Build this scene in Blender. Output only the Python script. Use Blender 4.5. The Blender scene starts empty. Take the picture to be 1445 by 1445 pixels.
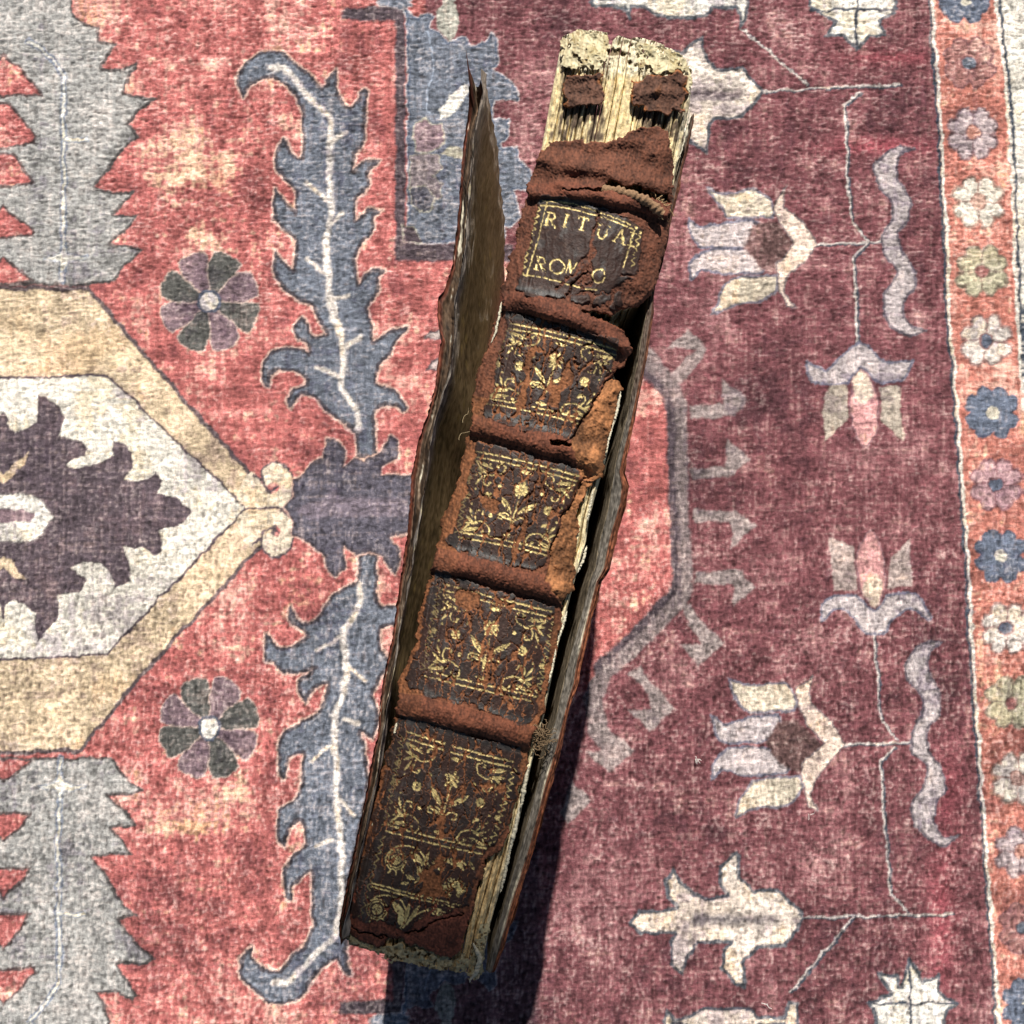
import bpy, math, random
import numpy as np
random.seed(7)
C = bpy.context.scene.collection
SC = bpy.context.scene

# ------------------------------------------------------------------ camera
HC = 0.34                      # camera height above the rug (m)
F = 1563.0                     # focal length in photo pixels (1445 px wide frame)
TILT = math.radians(5.3)
CT, ST = math.cos(TILT), math.sin(TILT)
cam_d = bpy.data.cameras.new('camera'); cam = bpy.data.objects.new('camera', cam_d); C.objects.link(cam)
cam.location = (0, 0, HC); cam.rotation_euler = (TILT, 0, 0)
cam_d.sensor_width = 36; cam_d.lens = F/1445*36; cam_d.clip_start = 0.01; cam_d.clip_end = 100
SC.camera = cam

# ------------------------------------------------------------------ daylight
SUN_EL = math.radians(46); SUN_AZ = math.radians(5.5)      # azimuth measured from +Y towards +X
w = bpy.data.worlds.new('World'); SC.world = w; w.use_nodes = True
nt = w.node_tree; nt.nodes.clear()
sky = nt.nodes.new('ShaderNodeTexSky'); sky.sky_type = 'NISHITA'; sky.sun_disc = False
sky.sun_elevation = SUN_EL; sky.sun_rotation = SUN_AZ
bg = nt.nodes.new('ShaderNodeBackground'); bg.inputs[1].default_value = 0.05
wo = nt.nodes.new('ShaderNodeOutputWorld')
nt.links.new(sky.outputs[0], bg.inputs[0]); nt.links.new(bg.outputs[0], wo.inputs[0])
sd = bpy.data.lights.new('sun', 'SUN'); so = bpy.data.objects.new('sun', sd); C.objects.link(so)
sd.energy = 5.0; sd.angle = math.radians(0.55); sd.color = (1.0, 0.955, 0.89)
so.rotation_euler = (math.pi/2 - SUN_EL, 0, math.pi - SUN_AZ)
SC.view_settings.view_transform = 'Standard'; SC.view_settings.look = 'None'
SC.view_settings.exposure = 0.34; SC.view_settings.gamma = 1.0
SC.render.resolution_x = 1024; SC.render.resolution_y = 1024

# ------------------------------------------------------------------ geometry of the view
def ray(px, py):
    dx = (np.asarray(px, float)-722.5)/F; dy = -(np.asarray(py, float)-722.5)/F
    wy = dy*CT + ST; wz = dy*ST - CT
    return dx/-wz, wy/-wz
def P(px, py, z):
    rx, ry = ray(px, py); z = np.asarray(z, float) + 0*rx
    return np.stack([(HC-z)*rx, (HC-z)*ry, z], -1)
def pix(x, y, z):
    zz = z-HC; yc = y*CT + zz*ST; zc = -y*ST + zz*CT
    return 722.5+F*x/-zc, 722.5-F*yc/-zc
def zm(ox, oy, k, pts):
    return [(ox+k*a, oy+k*b) for a, b in pts]
K48, K36, K40, K38, K26 = 480/1445, 360/1445, 400/1445, 380/1445, 260/1445
R1 = lambda p: zm(0, 0, K48, p);      R2 = lambda p: zm(0, 480, K48, p);   R3 = lambda p: zm(0, 960, K48, p)
R4 = lambda p: zm(965, 0, K48, p);    R5 = lambda p: zm(965, 480, K48, p); R6 = lambda p: zm(965, 960, 485/1445, p)
R7 = lambda p: zm(320, 40, K48, p)
K1 = lambda p: zm(300, 740, K36, p);  K2 = lambda p: zm(300, 1085, K36, p); K3 = lambda p: zm(780, 440, K36, p)
K4 = lambda p: zm(780, 780, K36, p);  K5 = lambda p: zm(780, 1085, K36, p); K6 = lambda p: zm(460, 0, K36, p)
K7 = lambda p: zm(780, 0, K36, p);    K8 = lambda p: zm(300, 380, K36, p)
ZA = lambda p: zm(600, 20, K40, p);   ZB = lambda p: zm(550, 380, K40, p);  ZC = lambda p: zm(500, 720, K40, p)
ZD = lambda p: zm(440, 1000, K40, p); ZE = lambda p: zm(700, 240, K26, p);  ZF = lambda p: zm(620, 600, K26, p)
ZG = lambda p: zm(540, 1000, K26, p); ZH = lambda p: zm(470, 1130, K26, p)

def lin(c):
    c = np.asarray(c, float)/255.0
    return np.where(c <= 0.04045, c/12.92, ((c+0.055)/1.055)**2.4)
def fnoise(shape, sy, sx, seed):
    r = np.random.default_rng(seed).standard_normal(shape)
    fy = np.fft.fftfreq(shape[0])[:, None]; fx = np.fft.rfftfreq(shape[1])[None]
    g = np.exp(-2*(math.pi**2)*((fy*sy)**2+(fx*sx)**2))
    o = np.fft.irfft2(np.fft.rfft2(r)*g, s=shape)
    return ((o-o.mean())/o.std()).astype(np.float32)
def sstep(a, b, x):
    t = np.clip((x-a)/(b-a), 0, 1); return t*t*(3-2*t)
def spline(pts, n=4, closed=True):
    p = np.array(pts, float); m = len(p); out = []
    for i in range(m if closed else m-1):
        a = p[(i-1) % m] if closed or i > 0 else p[0]; b = p[i]; c = p[(i+1) % m]
        d = p[(i+2) % m] if closed or i+2 < m else p[-1]
        for k in range(n):
            t = k/n
            out.append(0.5*((2*b)+(c-a)*t+(2*a-5*b+4*c-d)*t*t+(3*b-a-3*c+d)*t**3)*0.6 + 0.4*(b+(c-b)*t))
    if not closed: out.append(p[-1])
    return np.array(out)

class Canvas:
    """float colour sheet addressed in its own units; k samples per unit"""
    def __init__(s, x0, y0, x1, y1, k, base):
        s.x0, s.y0, s.k = x0, y0, k
        s.w, s.h = int((x1-x0)*k)+1, int((y1-y0)*k)+1
        s.c = np.zeros((s.h, s.w, len(base)), np.float32); s.c[:] = base
        yy, xx = np.mgrid[0:s.h, 0:s.w].astype(np.float32)
        s.X = xx/k+x0; s.Y = yy/k+y0
    def warp(s, a, sc, seed):
        s.X += a*fnoise((s.h, s.w), sc*s.k, sc*s.k, seed); s.Y += a*fnoise((s.h, s.w), sc*s.k, sc*s.k, seed+1)
    def box(s, p, pad):
        a = p.min(0)-pad; b = p.max(0)+pad
        i0 = max(0, int((a[1]-s.y0)*s.k)); i1 = min(s.h, int((b[1]-s.y0)*s.k)+2)
        j0 = max(0, int((a[0]-s.x0)*s.k)); j1 = min(s.w, int((b[0]-s.x0)*s.k)+2)
        return slice(i0, max(i0, i1)), slice(j0, max(j0, j1))
    def dist(s, p, closed, pad, inside=True):
        sl = s.box(p, pad); X = s.X[sl]; Y = s.Y[sl]
        d = np.full(X.shape, 1e9, np.float32); ins = np.zeros(X.shape, bool)
        if X.size == 0: return sl, d, ins
        n = len(p)
        for i in range(n if closed else n-1):
            ax, ay = p[i]; bx, by = p[(i+1) % n]
            ex, ey = bx-ax, by-ay; L = ex*ex+ey*ey+1e-9
            qx, qy = X-ax, Y-ay
            t = np.clip((qx*ex+qy*ey)/L, 0, 1)
            np.minimum(d, (qx-t*ex)**2+(qy-t*ey)**2, out=d)
            if inside and closed:
                c = (ay > Y) != (by > Y)
                if abs(by-ay) > 1e-9:
                    ins ^= c & (X < (bx-ax)*(Y-ay)/(by-ay)+ax)
        d = np.sqrt(d)
        if inside and closed: d = np.where(ins, -d, d)
        return sl, d, ins
    def mix(s, sl, col, m):
        m = m[..., None].astype(np.float32)
        s.c[sl] = s.c[sl]*(1-m)+np.asarray(col, np.float32)*m
    def fill(s, pts, col, out=None, ow=2.0, halo=None, hw=2.0, soft=1.0, alpha=1.0):
        p = np.array(pts, float)
        sl, d, _ = s.dist(p, True, (hw if halo is not None else 0)+3)
        if d.size == 0: return
        if halo is not None: s.mix(sl, halo, alpha*sstep(hw+soft, hw-soft, d))
        s.mix(sl, col, alpha*sstep(soft, -soft, d))
        if out is not None: s.mix(sl, out, alpha*sstep(ow*0.62+soft, ow*0.62-soft, np.abs(d+ow*0.45))*0.95)
    def line(s, pts, col, wd, halo=None, hw=2.0, soft=0.7, closed=False, alpha=1.0, taper=False):
        p = np.array(pts, float)
        sl, d, _ = s.dist(p, closed, wd+hw+3, False)
        if d.size == 0: return
        if halo is not None: s.mix(sl, halo, alpha*sstep(wd/2+hw+soft, wd/2+hw-soft, d))
        s.mix(sl, col, alpha*sstep(wd/2+soft, wd/2-soft, d))
    def disc(s, x, y, r, col, soft=0.8, alpha=1.0):
        p = np.array([[x-r, y-r], [x+r, y+r]]); sl = s.box(p, 3)
        d = np.hypot(s.X[sl]-x, s.Y[sl]-y)-r
        if d.size: s.mix(sl, col, alpha*sstep(soft, -soft, d))
    def sample(s, x, y):
        u = np.clip((x-s.x0)*s.k, 0, s.w-1.001); v = np.clip((y-s.y0)*s.k, 0, s.h-1.001)
        i = v.astype(int); j = u.astype(int); fu = (u-j)[..., None]; fv = (v-i)[..., None]
        c = s.c
        return (c[i, j]*(1-fu)+c[i, j+1]*fu)*(1-fv)+(c[i+1, j]*(1-fu)+c[i+1, j+1]*fu)*fv
def samp(a, u, v):
    u = np.clip(u, 0, a.shape[1]-1.001); v = np.clip(v, 0, a.shape[0]-1.001)
    i = v.astype(int); j = u.astype(int); fu = u-j; fv = v-i
    return (a[i, j]*(1-fu)+a[i, j+1]*fu)*(1-fv)+(a[i+1, j]*(1-fu)+a[i+1, j+1]*fu)*fv

# ------------------------------------------------------------------ mesh helpers
def tag(o, label=None, cat=None, group=None, kind=None):
    if label: o['label'] = label
    if cat: o['category'] = cat
    if group: o['group'] = group
    if kind: o['kind'] = kind
    return o
def mesh_obj(name, co, quads, mat, parent=None, attrs=None, smooth=True, tris=None):
    co = np.asarray(co, np.float32).reshape(-1, 3); quads = np.asarray(quads, np.int32).reshape(-1, 4)
    me = bpy.data.meshes.new(name); nt_ = 0 if tris is None else len(tris)
    me.vertices.add(len(co)); me.vertices.foreach_set('co', co.ravel())
    me.loops.add(len(quads)*4+nt_*3); me.polygons.add(len(quads)+nt_)
    li = quads.ravel()
    ls = np.arange(len(quads))*4
    if nt_:
        tris = np.asarray(tris, np.int32); li = np.concatenate([li, tris.ravel()])
        ls = np.concatenate([ls, len(quads)*4+np.arange(nt_)*3])
    me.loops.foreach_set('vertex_index', li.astype(np.int32)); me.polygons.foreach_set('loop_start', ls.astype(np.int32))
    me.update(calc_edges=True)
    me.polygons.foreach_set('use_smooth', np.full(len(me.polygons), smooth))
    for k, v in (attrs or {}).items():
        v = np.asarray(v, np.float32)
        if v.ndim == 2:
            a = me.attributes.new(k, 'FLOAT_COLOR', 'POINT')
            a.data.foreach_set('color', np.concatenate([v, np.ones((len(v), 1), np.float32)], 1).ravel())
        else:
            a = me.attributes.new(k, 'FLOAT', 'POINT'); a.data.foreach_set('value', v.ravel())
    me.materials.append(mat); me.validate()
    o = bpy.data.objects.new(name, me); C.objects.link(o)
    if parent: o.parent = parent
    return o
def gridq(nr, nc):
    i, j = np.mgrid[0:nr-1, 0:nc-1]; a = (i*nc+j).ravel()
    return np.stack([a, a+nc, a+nc+1, a+1], 1)
def tube(path, rad, seg=7, ph=0.0, bump=None):
    """returns verts, quads of a tube along path (n,3); rad scalar or per point"""
    p = np.asarray(path, float); n = len(p); r = np.broadcast_to(rad, (n,))
    t = np.gradient(p, axis=0); t /= np.linalg.norm(t, axis=1)[:, None]+1e-12
    up = np.array([0.13, 0.21, 0.97]); a = np.cross(t, up); a /= np.linalg.norm(a, axis=1)[:, None]+1e-12
    b = np.cross(t, a); th = np.linspace(0, 2*math.pi, seg, endpoint=False)
    v = p[:, None]+r[:, None, None]*(np.cos(th)[None, :, None]*a[:, None]+np.sin(th)[None, :, None]*b[:, None])
    q = []
    for i in range(n-1):
        for j in range(seg):
            k = (j+1) % seg; q.append((i*seg+j, i*seg+k, (i+1)*seg+k, (i+1)*seg+j))
    return v.reshape(-1, 3), np.array(q)
class Nodes:
    def __init__(s, name):
        s.m = bpy.data.materials.new(name); s.m.use_nodes = True; s.t = s.m.node_tree
        s.b = s.t.nodes['Principled BSDF']
    def n(s, kind, **kw):
        x = s.t.nodes.new(kind)
        for k, v in kw.items(): setattr(x, k, v)
        return x
    def l(s, a, b): s.t.links.new(a, b)
    def attr(s, nm): return s.n('ShaderNodeAttribute', attribute_name=nm, attribute_type='GEOMETRY')
    def noise(s, scale, detail=3, rough=0.6, vec=None):
        x = s.n('ShaderNodeTexNoise'); x.inputs['Scale'].default_value = scale
        x.inputs['Detail'].default_value = detail; x.inputs['Roughness'].default_value = rough
        if vec is None: vec = s.n('ShaderNodeTexCoord').outputs['Object']
        s.l(vec, x.inputs['Vector']); return x
    def map(s, fac, a, b, c, d):
        x = s.n('ShaderNodeMapRange'); s.l(fac, x.inputs[0])
        for i, v in enumerate((a, b, c, d)): x.inputs[i+1].default_value = v
        return x.outputs[0]
    def mixc(s, fac, a, b, mode='MIX'):
        x = s.n('ShaderNodeMix', data_type='RGBA', blend_type=mode)
        for sock, v in ((x.inputs[0], fac), (x.inputs[6], a), (x.inputs[7], b)):
            if isinstance(v, (int, float)): sock.default_value = v
            elif isinstance(v, tuple): sock.default_value = v
            else: s.l(v, sock)
        return x.outputs[2]
    def bump(s, h, strength, dist):
        x = s.n('ShaderNodeBump'); x.inputs['Strength'].default_value = strength; x.inputs['Distance'].default_value = dist
        s.l(h, x.inputs['Height']); s.l(x.outputs[0], s.b.inputs['Normal']); return x
def scaled(N, sx, sy, sz):
    tc = N.n('ShaderNodeTexCoord'); mp = N.n('ShaderNodeMapping'); mp.inputs['Scale'].default_value = (sx, sy, sz)
    N.l(tc.outputs['Object'], mp.inputs[0]); return mp.outputs[0]
# ================================================================== RUG
RED, WINE, PLUM, BLUE = lin((194, 92, 84)), lin((124, 60, 66)), lin((88, 72, 80)), lin((104, 113, 127))
NAVY, GREY, CREAM, TAN = lin((60, 62, 80)), lin((158, 157, 151)), lin((228, 222, 207)), lin((216, 188, 142))
IVORY, ORNG, MAUVE, OLIVE = lin((224, 217, 198)), lin((198, 108, 84)), lin((182, 168, 166)), lin((186, 180, 152))
DGRN, MAUD, TEAL, PEACH = lin((86, 86, 80)), lin((132, 104, 112)), lin((56, 68, 82)), lin((228, 200, 176))
STONE, DUSK, BRWN, PINK = lin((130, 112, 110)), lin((82, 66, 74)), lin((96, 62, 58)), lin((214, 142, 138))

cv = Canvas(0, 0, 1445, 1445, 1.0, RED)
cv.warp(1.0, 5.0, 11); cv.warp(0.55, 1.2, 21)
wine = [(600, -5), (600, 345), (720, 352), (850, 480), (943, 566), (950, 832), (842, 948), (760, 1060), (700, 1075), (562, 1075), (562, 1450), (1450, 1450), (1450, -5)]
cv.fill(wine, WINE)
def both(f, pts, *a, **k):          # the corner motif above and its twin below
    f(pts, *a, **k); f([(x-3, 1441-y) for x, y in pts], *a, **k)
# --- corner frame and blue corner motif (top and its twin at the bottom)
both(cv.fill, [(482, 8), (572, 8), (572, 342), (724, 344), (724, 369), (557, 366), (557, 28), (482, 26)], DUSK, soft=2.2)
bm = K6([(440, 20), (470, 60), (510, 100), (560, 70), (610, 80), (580, 150), (640, 180), (690, 240), (740, 210), (790, 210), (810, 260), (900, 230), (940, 170), (970, 210), (970, 350), (940, 380), (1000, 420), (1060, 460), (1095, 560), (1040, 550), (960, 550), (940, 600), (950, 680), (1000, 660), (1040, 670), (1030, 760), (980, 820), (1000, 840), (1080, 830), (1090, 900), (1150, 950), (1180, 1010), (1150, 1070), (1060, 1070), (1090, 1150), (1100, 1230), (1040, 1280), (1010, 1270), (1010, 1350), (540, 1372), (465, 1365), (462, 100)])
both(cv.fill, bm, BLUE, out=lin((76, 92, 116)), ow=2.5, halo=lin((190, 186, 186)), hw=1.8)
both(cv.fill, K6([(640, 620), (700, 530), (790, 470), (812, 510), (760, 600), (690, 660), (640, 670)]), CREAM)
both(cv.fill, K6([(510, 690), (560, 665), (590, 700), (650, 700), (665, 800), (600, 845), (510, 850), (490, 760)]), MAUD, halo=OLIVE, hw=1.5)
both(cv.fill, K6([(480, 880), (560, 860), (640, 880), (652, 950), (610, 990), (660, 1040), (650, 1110), (590, 1130), (470, 1060)]), lin((128, 114, 116)), halo=OLIVE, hw=1.2)
both(cv.fill, K6([(480, 1060), (560, 1050), (610, 1120), (590, 1190), (530, 1190), (480, 1150)]), lin((84, 84, 96)), halo=OLIVE, hw=1.2)
both(cv.fill, K6([(650, 860), (700, 820), (770, 830), (770, 900), (720, 890)]), OLIVE)
both(cv.fill, K6([(430, 1270), (500, 1280), (540, 1370), (440, 1370)]), DUSK, halo=OLIVE, hw=1)
both(cv.line, K6([(570, 170), (600, 260), (600, 400), (570, 560), (590, 640)]), lin((150, 165, 185)), 2)
both(cv.fill, K6([(625, 60), (660, 10), (690, -30), (730, 20), (750, 80), (740, 170), (700, 232), (635, 150)]), lin((158, 158, 142)))
both(cv.fill, K6([(250, -10), (310, 30), (430, 40), (480, 20), (480, -10)]), BLUE, halo=MAUVE, hw=1.5)
cv.fill([(575, 1060), (760, 1060), (760, 1450), (575, 1450)], DUSK, soft=6, alpha=0.45)  # deepens the book's shadow over the lower twin, painted into the rug colour
cv.fill(K8([(1195, 395), (1230, 350), (1290, 335), (1330, 390)]), lin((200, 180, 172)), out=DUSK, ow=2)
cv.fill(K8([(1200, 575), (1225, 520), (1280, 500), (1310, 580)]), lin((190, 170, 165)), out=DUSK, ow=2)
# --- medallion
cv.fill([(-5, 403), (122, 403), (189, 480), (355, 669), (372, 684), (400, 716), (378, 765), (362, 779), (199, 955), (113, 1061), (-5, 1067)], TAN, out=DUSK, ow=5.0)
cv.fill([(-5, 533), (149, 528), (347, 717), (149, 923), (-5, 932)], IVORY)
cv.line([(-5, 533), (149, 528), (347, 717), (149, 923), (-5, 932)], DUSK, 3.8)
ctan = TAN*0.55+IVORY*0.45
for sgn, cy in ((1, 683), (-1, 753)):
    m = lambda y: 718+sgn*(y-718)
    cv.fill(spline([(352, m(664)), (370, m(683)), (374, m(695)), (388, m(696)), (396, m(690)), (392, m(682)), (386, m(680)), (374, m(684)), (368, m(672)), (376, m(658)), (392, m(652)), (408, m(660)), (414, m(680)), (411, m(702)), (400, m(714)), (350, m(716)), (332, m(700))]), ctan)
    cv.line(spline([(355, m(669)), (368, m(676)), (371, m(662)), (382, m(653)), (394, m(652)), (407, m(660)), (414, m(680)), (411, m(702)), (399, m(715))], closed=False), DUSK, 3.4)
    cv.line(spline([(370, m(672)), (372, m(686)), (382, m(692)), (393, m(687))], closed=False), DUSK, 3.4)
cv.line([(347, 717), (399, 716)], DUSK, 3.2)
cv.fill(R2([(-20, 280), (30, 330), (30, 370), (60, 395), (100, 380), (150, 350), (160, 300), (150, 235), (190, 245), (250, 290), (265, 330), (245, 400), (300, 420), (340, 430), (370, 465), (355, 490), (300, 500), (280, 540), (350, 545), (430, 520), (480, 490), (480, 430), (520, 430), (555, 480), (550, 540), (520, 590), (560, 600), (620, 590), (660, 560), (682, 600), (660, 655), (750, 670), (815, 725), (780, 780), (700, 800), (660, 810), (685, 850), (680, 890), (655, 915), (600, 880), (520, 880), (550, 950), (545, 1020), (490, 1055), (470, 1000), (430, 950), (350, 940), (290, 960), (350, 1000), (365, 1020), (330, 1070), (240, 1075), (240, 1180), (150, 1285), (135, 1220), (145, 1160), (100, 1120), (50, 1100), (20, 1120), (15, 1180), (-20, 1200)]), PLUM, out=DUSK, ow=2.5)
cv.fill(R2([(-20, 650), (130, 650), (180, 680), (225, 750), (180, 820), (130, 855), (-20, 860)]), CREAM*0.92, out=DUSK, ow=2)
cv.fill(R2([(-20, 715), (100, 715), (140, 740), (120, 770), (-20, 775)]), MAUD)
for q in ([(-10, 590), (60, 520), (115, 475), (100, 520), (40, 580), (-10, 630)], [(-10, 900), (40, 940), (105, 1020), (60, 1010), (-10, 950)]):
    cv.fill(R2(q), TAN)
# --- grey leaves
cv.fill(R1([(-20, -20), (310, -20), (300, 40), (330, 80), (380, 100), (410, 105), (420, 165), (492, 180), (450, 230), (430, 285), (520, 290), (580, 262), (520, 390), (560, 400), (658, 410), (580, 470), (540, 520), (592, 580), (530, 620), (480, 670), (460, 720), (390, 792), (440, 810), (578, 805), (480, 905), (588, 910), (470, 1030), (605, 1052), (530, 1120), (480, 1190), (390, 1200), (370, 1208), (-20, 1208)]), GREY, out=lin((72, 66, 64)), ow=3.4)
for q in ([(-20, 200), (90, 290), (185, 400), (20, 412), (-20, 430)], [(-20, 440), (40, 435), (155, 572), (150, 600), (20, 632), (-20, 632)], [(-20, 636), (60, 650), (148, 775), (-20, 800)], [(-20, 850), (150, 980), (140, 1002), (-20, 1012)], [(-20, 1060), (40, 1110), (148, 1195), (-20, 1206)]):
    cv.fill(R1(q), RED, out=lin((72, 66, 64)), ow=3.2)
cv.fill(R3([(-20, 335), (380, 330), (470, 325), (520, 400), (605, 470), (570, 490), (450, 490), (545, 570), (575, 625), (470, 630), (560, 740), (490, 745), (385, 755), (440, 830), (480, 900), (520, 960), (575, 1002), (500, 1020), (560, 1100), (600, 1150), (658, 1185), (620, 1210), (490, 1210), (540, 1280), (578, 1345), (560, 1368), (480, 1330), (410, 1330), (440, 1390), (480, 1480), (-20, 1480)]), GREY, out=lin((72, 66, 64)), ow=3.4)
for q in ([(-20, 335), (150, 330), (60, 400), (-20, 450)], [(-20, 560), (128, 566), (100, 620), (-20, 710)], [(-20, 800), (128, 800), (110, 850), (-20, 960)], [(-20, 990), (128, 995), (80, 1080), (-20, 1180)], [(-20, 1240), (140, 1213), (152, 1250), (80, 1320), (-20, 1410)]):
    cv.fill(R3(q), RED, out=lin((72, 66, 64)), ow=3.2)
vh = lin((118, 130, 148)); vc = lin((215, 212, 196))
for q in ([(110, 165), (190, 215), (265, 320), (270, 700), (262, 1190)], ): cv.line(R1(q), vc, 3.6, halo=vh, hw=2.8)
cv.line(R1([(275, 595), (365, 588)]), vc, 4, halo=vh, hw=1.5)
cv.fill(R1([(180, 1092), (250, 1078), (268, 1040), (285, 1078), (365, 1085), (285, 1105), (262, 1150), (250, 1105)]), vc, halo=vh, hw=1.5)
cv.line(R3([(250, 330), (245, 700), (245, 1290), (190, 1380), (110, 1460)]), vc, 3.6, halo=vh, hw=2.8)
cv.line(R3([(250, 992), (350, 998)]), vc, 4, halo=vh, hw=1.5)
cv.fill(R3([(160, 450), (230, 438), (245, 380), (265, 438), (355, 450), (265, 466), (245, 520), (230, 466)]), vc, halo=vh, hw=1.5)
# --- eight petal flowers
for (fx, fy) in ((294, 424), (294, 1027)):
    for i in range(8):
        a = math.radians(22.5+45*i+(2 if fy > 500 else 0)); u = np.array([math.cos(a), math.sin(a)]); v = np.array([-u[1], u[0]])
        pts = [np.array([fx, fy])+u*r+v*t for r, t in ((15, -4), (38, -17), (66, -20), (72, 0), (66, 20), (38, 17), (15, 4))]
        cc = (DGRN if i % 2 == (0 if fy < 500 else 1) else MAUD)*(0.9+0.2*random.random())
        cv.fill(spline(pts, 3), cc, halo=lin((206, 178, 160)), hw=1.5)
    cv.disc(fx, fy, 17, lin((84, 94, 112))); cv.disc(fx, fy, 12.5, CREAM)
# --- blue serrated leaves
L1 = R7([(62, 285), (38, 200), (80, 140), (140, 95), (220, 88), (280, 130), (350, 190), (400, 240), (430, 230), (425, 200), (465, 175), (465, 240), (490, 300), (520, 325), (555, 290), (560, 262), (592, 250), (590, 330), (585, 430), (580, 490), (545, 530), (540, 600), (590, 555), (650, 558), (605, 600), (605, 660), (580, 700), (545, 730), (545, 810), (600, 770), (660, 768), (620, 800), (625, 850), (590, 900), (550, 950), (555, 1080), (590, 1040), (620, 1020), (668, 1030), (645, 1060), (640, 1120), (600, 1180), (620, 1260), (620, 1330), (680, 1290), (720, 1270)]) + \
     K8([(1000, 350), (1098, 318), (1030, 420), (1010, 480), (940, 540), (920, 640), (990, 660), (1060, 710), (1098, 780), (1070, 797), (1030, 765), (940, 780), (915, 830), (920, 1050), (820, 1060), (810, 930), (720, 860), (640, 800), (580, 730), (500, 715), (432, 792), (420, 740), (450, 680), (520, 650), (530, 620), (450, 575), (380, 570), (330, 600), (320, 662), (282, 630), (285, 540), (320, 480), (400, 440), (500, 450), (550, 470), (540, 430), (480, 390), (460, 330), (503, 262), (530, 300), (570, 370), (640, 360), (600, 290), (570, 210), (480, 170), (400, 110), (350, 40)]) + \
     R7([(200, 1020), (205, 935), (240, 990), (285, 1020), (290, 900), (250, 860), (195, 800), (200, 675), (240, 730), (285, 770), (290, 680), (215, 600), (205, 540), (240, 455), (270, 520), (315, 545), (320, 400), (310, 320), (270, 260), (210, 210), (150, 210), (90, 245)])
L2 = K1([(830, 165), (920, 175), (930, 290), (930, 420), (960, 455), (1060, 458), (1050, 565), (950, 590), (960, 700), (1000, 780), (960, 850), (900, 970), (930, 1040), (940, 1100), (900, 1215), (850, 1175), (860, 1300), (880, 1445)]) + \
     K2([(885, 60), (860, 250), (810, 450), (770, 650), (750, 850), (770, 1000), (745, 1040), (785, 1165), (740, 1150), (700, 1080), (620, 1140), (540, 1250), (460, 1330), (320, 1330), (240, 1260), (160, 1190), (150, 1080), (215, 1015), (220, 1080), (290, 1140), (380, 1150), (440, 1070), (520, 1000), (560, 900), (555, 800), (560, 600), (530, 590), (480, 640), (440, 680), (452, 752), (400, 730), (400, 580), (430, 520), (490, 460), (515, 440), (515, 330), (490, 290), (430, 350), (410, 445), (370, 400), (370, 240), (430, 190), (490, 130), (505, 10)]) + \
     K1([(500, 1290), (440, 1330), (400, 1450), (370, 1400), (375, 1220), (450, 1140), (600, 1060), (650, 905), (560, 940), (520, 1015), (485, 960), (490, 890), (575, 812), (520, 840), (400, 840), (350, 800), (295, 770), (295, 612), (330, 650), (380, 700), (450, 700), (532, 636), (480, 590), (430, 530), (438, 462), (470, 530), (530, 560), (590, 540), (630, 470), (700, 390), (820, 320)])
lhalo = lin((226, 180, 158))
for L in (L1, L2):
    cv.fill(spline(L, 3), BLUE, out=lin((66, 58, 66)), ow=4.0, halo=lhalo, hw=3.2)
V1 = R7([(185, 168), (240, 160), (330, 270), (400, 340), (440, 400), (430, 600), (440, 760), (425, 900), (430, 1080), (440, 1190), (480, 1300)]) + K8([(650, 80), (670, 180), (730, 380), (740, 560), (730, 680), (820, 800), (822, 905)])
V2 = K1([(838, 340), (830, 450), (780, 560), (742, 600), (750, 800), (740, 950), (690, 1080), (690, 1250)]) + K2([(700, 0), (700, 200), (720, 400), (730, 600), (720, 800), (690, 950), (600, 1030), (480, 1160), (420, 1220), (340, 1215)])
for V in (V1, V2): cv.line(spline(V, 3, False), lin((222, 212, 200)), 8.5, soft=2.6)
for q in (R7([(440, 480), (510, 440)]), R7([(330, 650), (420, 720)]), R7([(440, 830), (490, 780)]), R7([(335, 970), (420, 1040)]), R7([(440, 1150), (520, 1130)]), R7([(500, 1350), (570, 1310)]), K8([(590, 550), (720, 600)]), K8([(740, 460), (840, 370)]),
          K1([(580, 722), (720, 645)]), K1([(760, 800), (870, 880)]), K1([(740, 1105), (825, 1130)]), K1([(560, 1340), (670, 1260)]), K2([(590, 440), (680, 400)]), K2([(720, 180), (800, 262)])):
    cv.line(q, lin((212, 200, 184)), 5, soft=2.2)
# --- plum joint between the leaves
cv.fill(K8([(395, 1345), (460, 1290), (450, 1200), (490, 1180), (540, 1120), (620, 1060), (648, 955), (700, 970), (745, 1010), (740, 1120), (800, 1070), (860, 1080), (950, 1030), (1012, 935), (1052, 970), (1050, 1070), (960, 1110), (950, 1160), (1200, 1170)]) + [(700, 700), (700, 752)] +
        K1([(1100, 45), (1000, 70), (1050, 130), (1062, 200), (1030, 275), (990, 230), (960, 180), (880, 155), (820, 175), (740, 115), (745, 250), (690, 305), (650, 250), (640, 180), (560, 120), (500, 80), (450, 60), (450, -20), (420, -80)]), lin((88, 84, 98)), out=lin((74, 64, 74)), ow=3, halo=lhalo, hw=2.2)
cv.fill(K8([(470, 1350), (640, 1290), (680, 1230), (720, 1290), (1100, 1290), (1100, 1400), (700, 1400), (560, 1420)]), lin((124, 108, 120)), soft=4, alpha=0.6)
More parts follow.
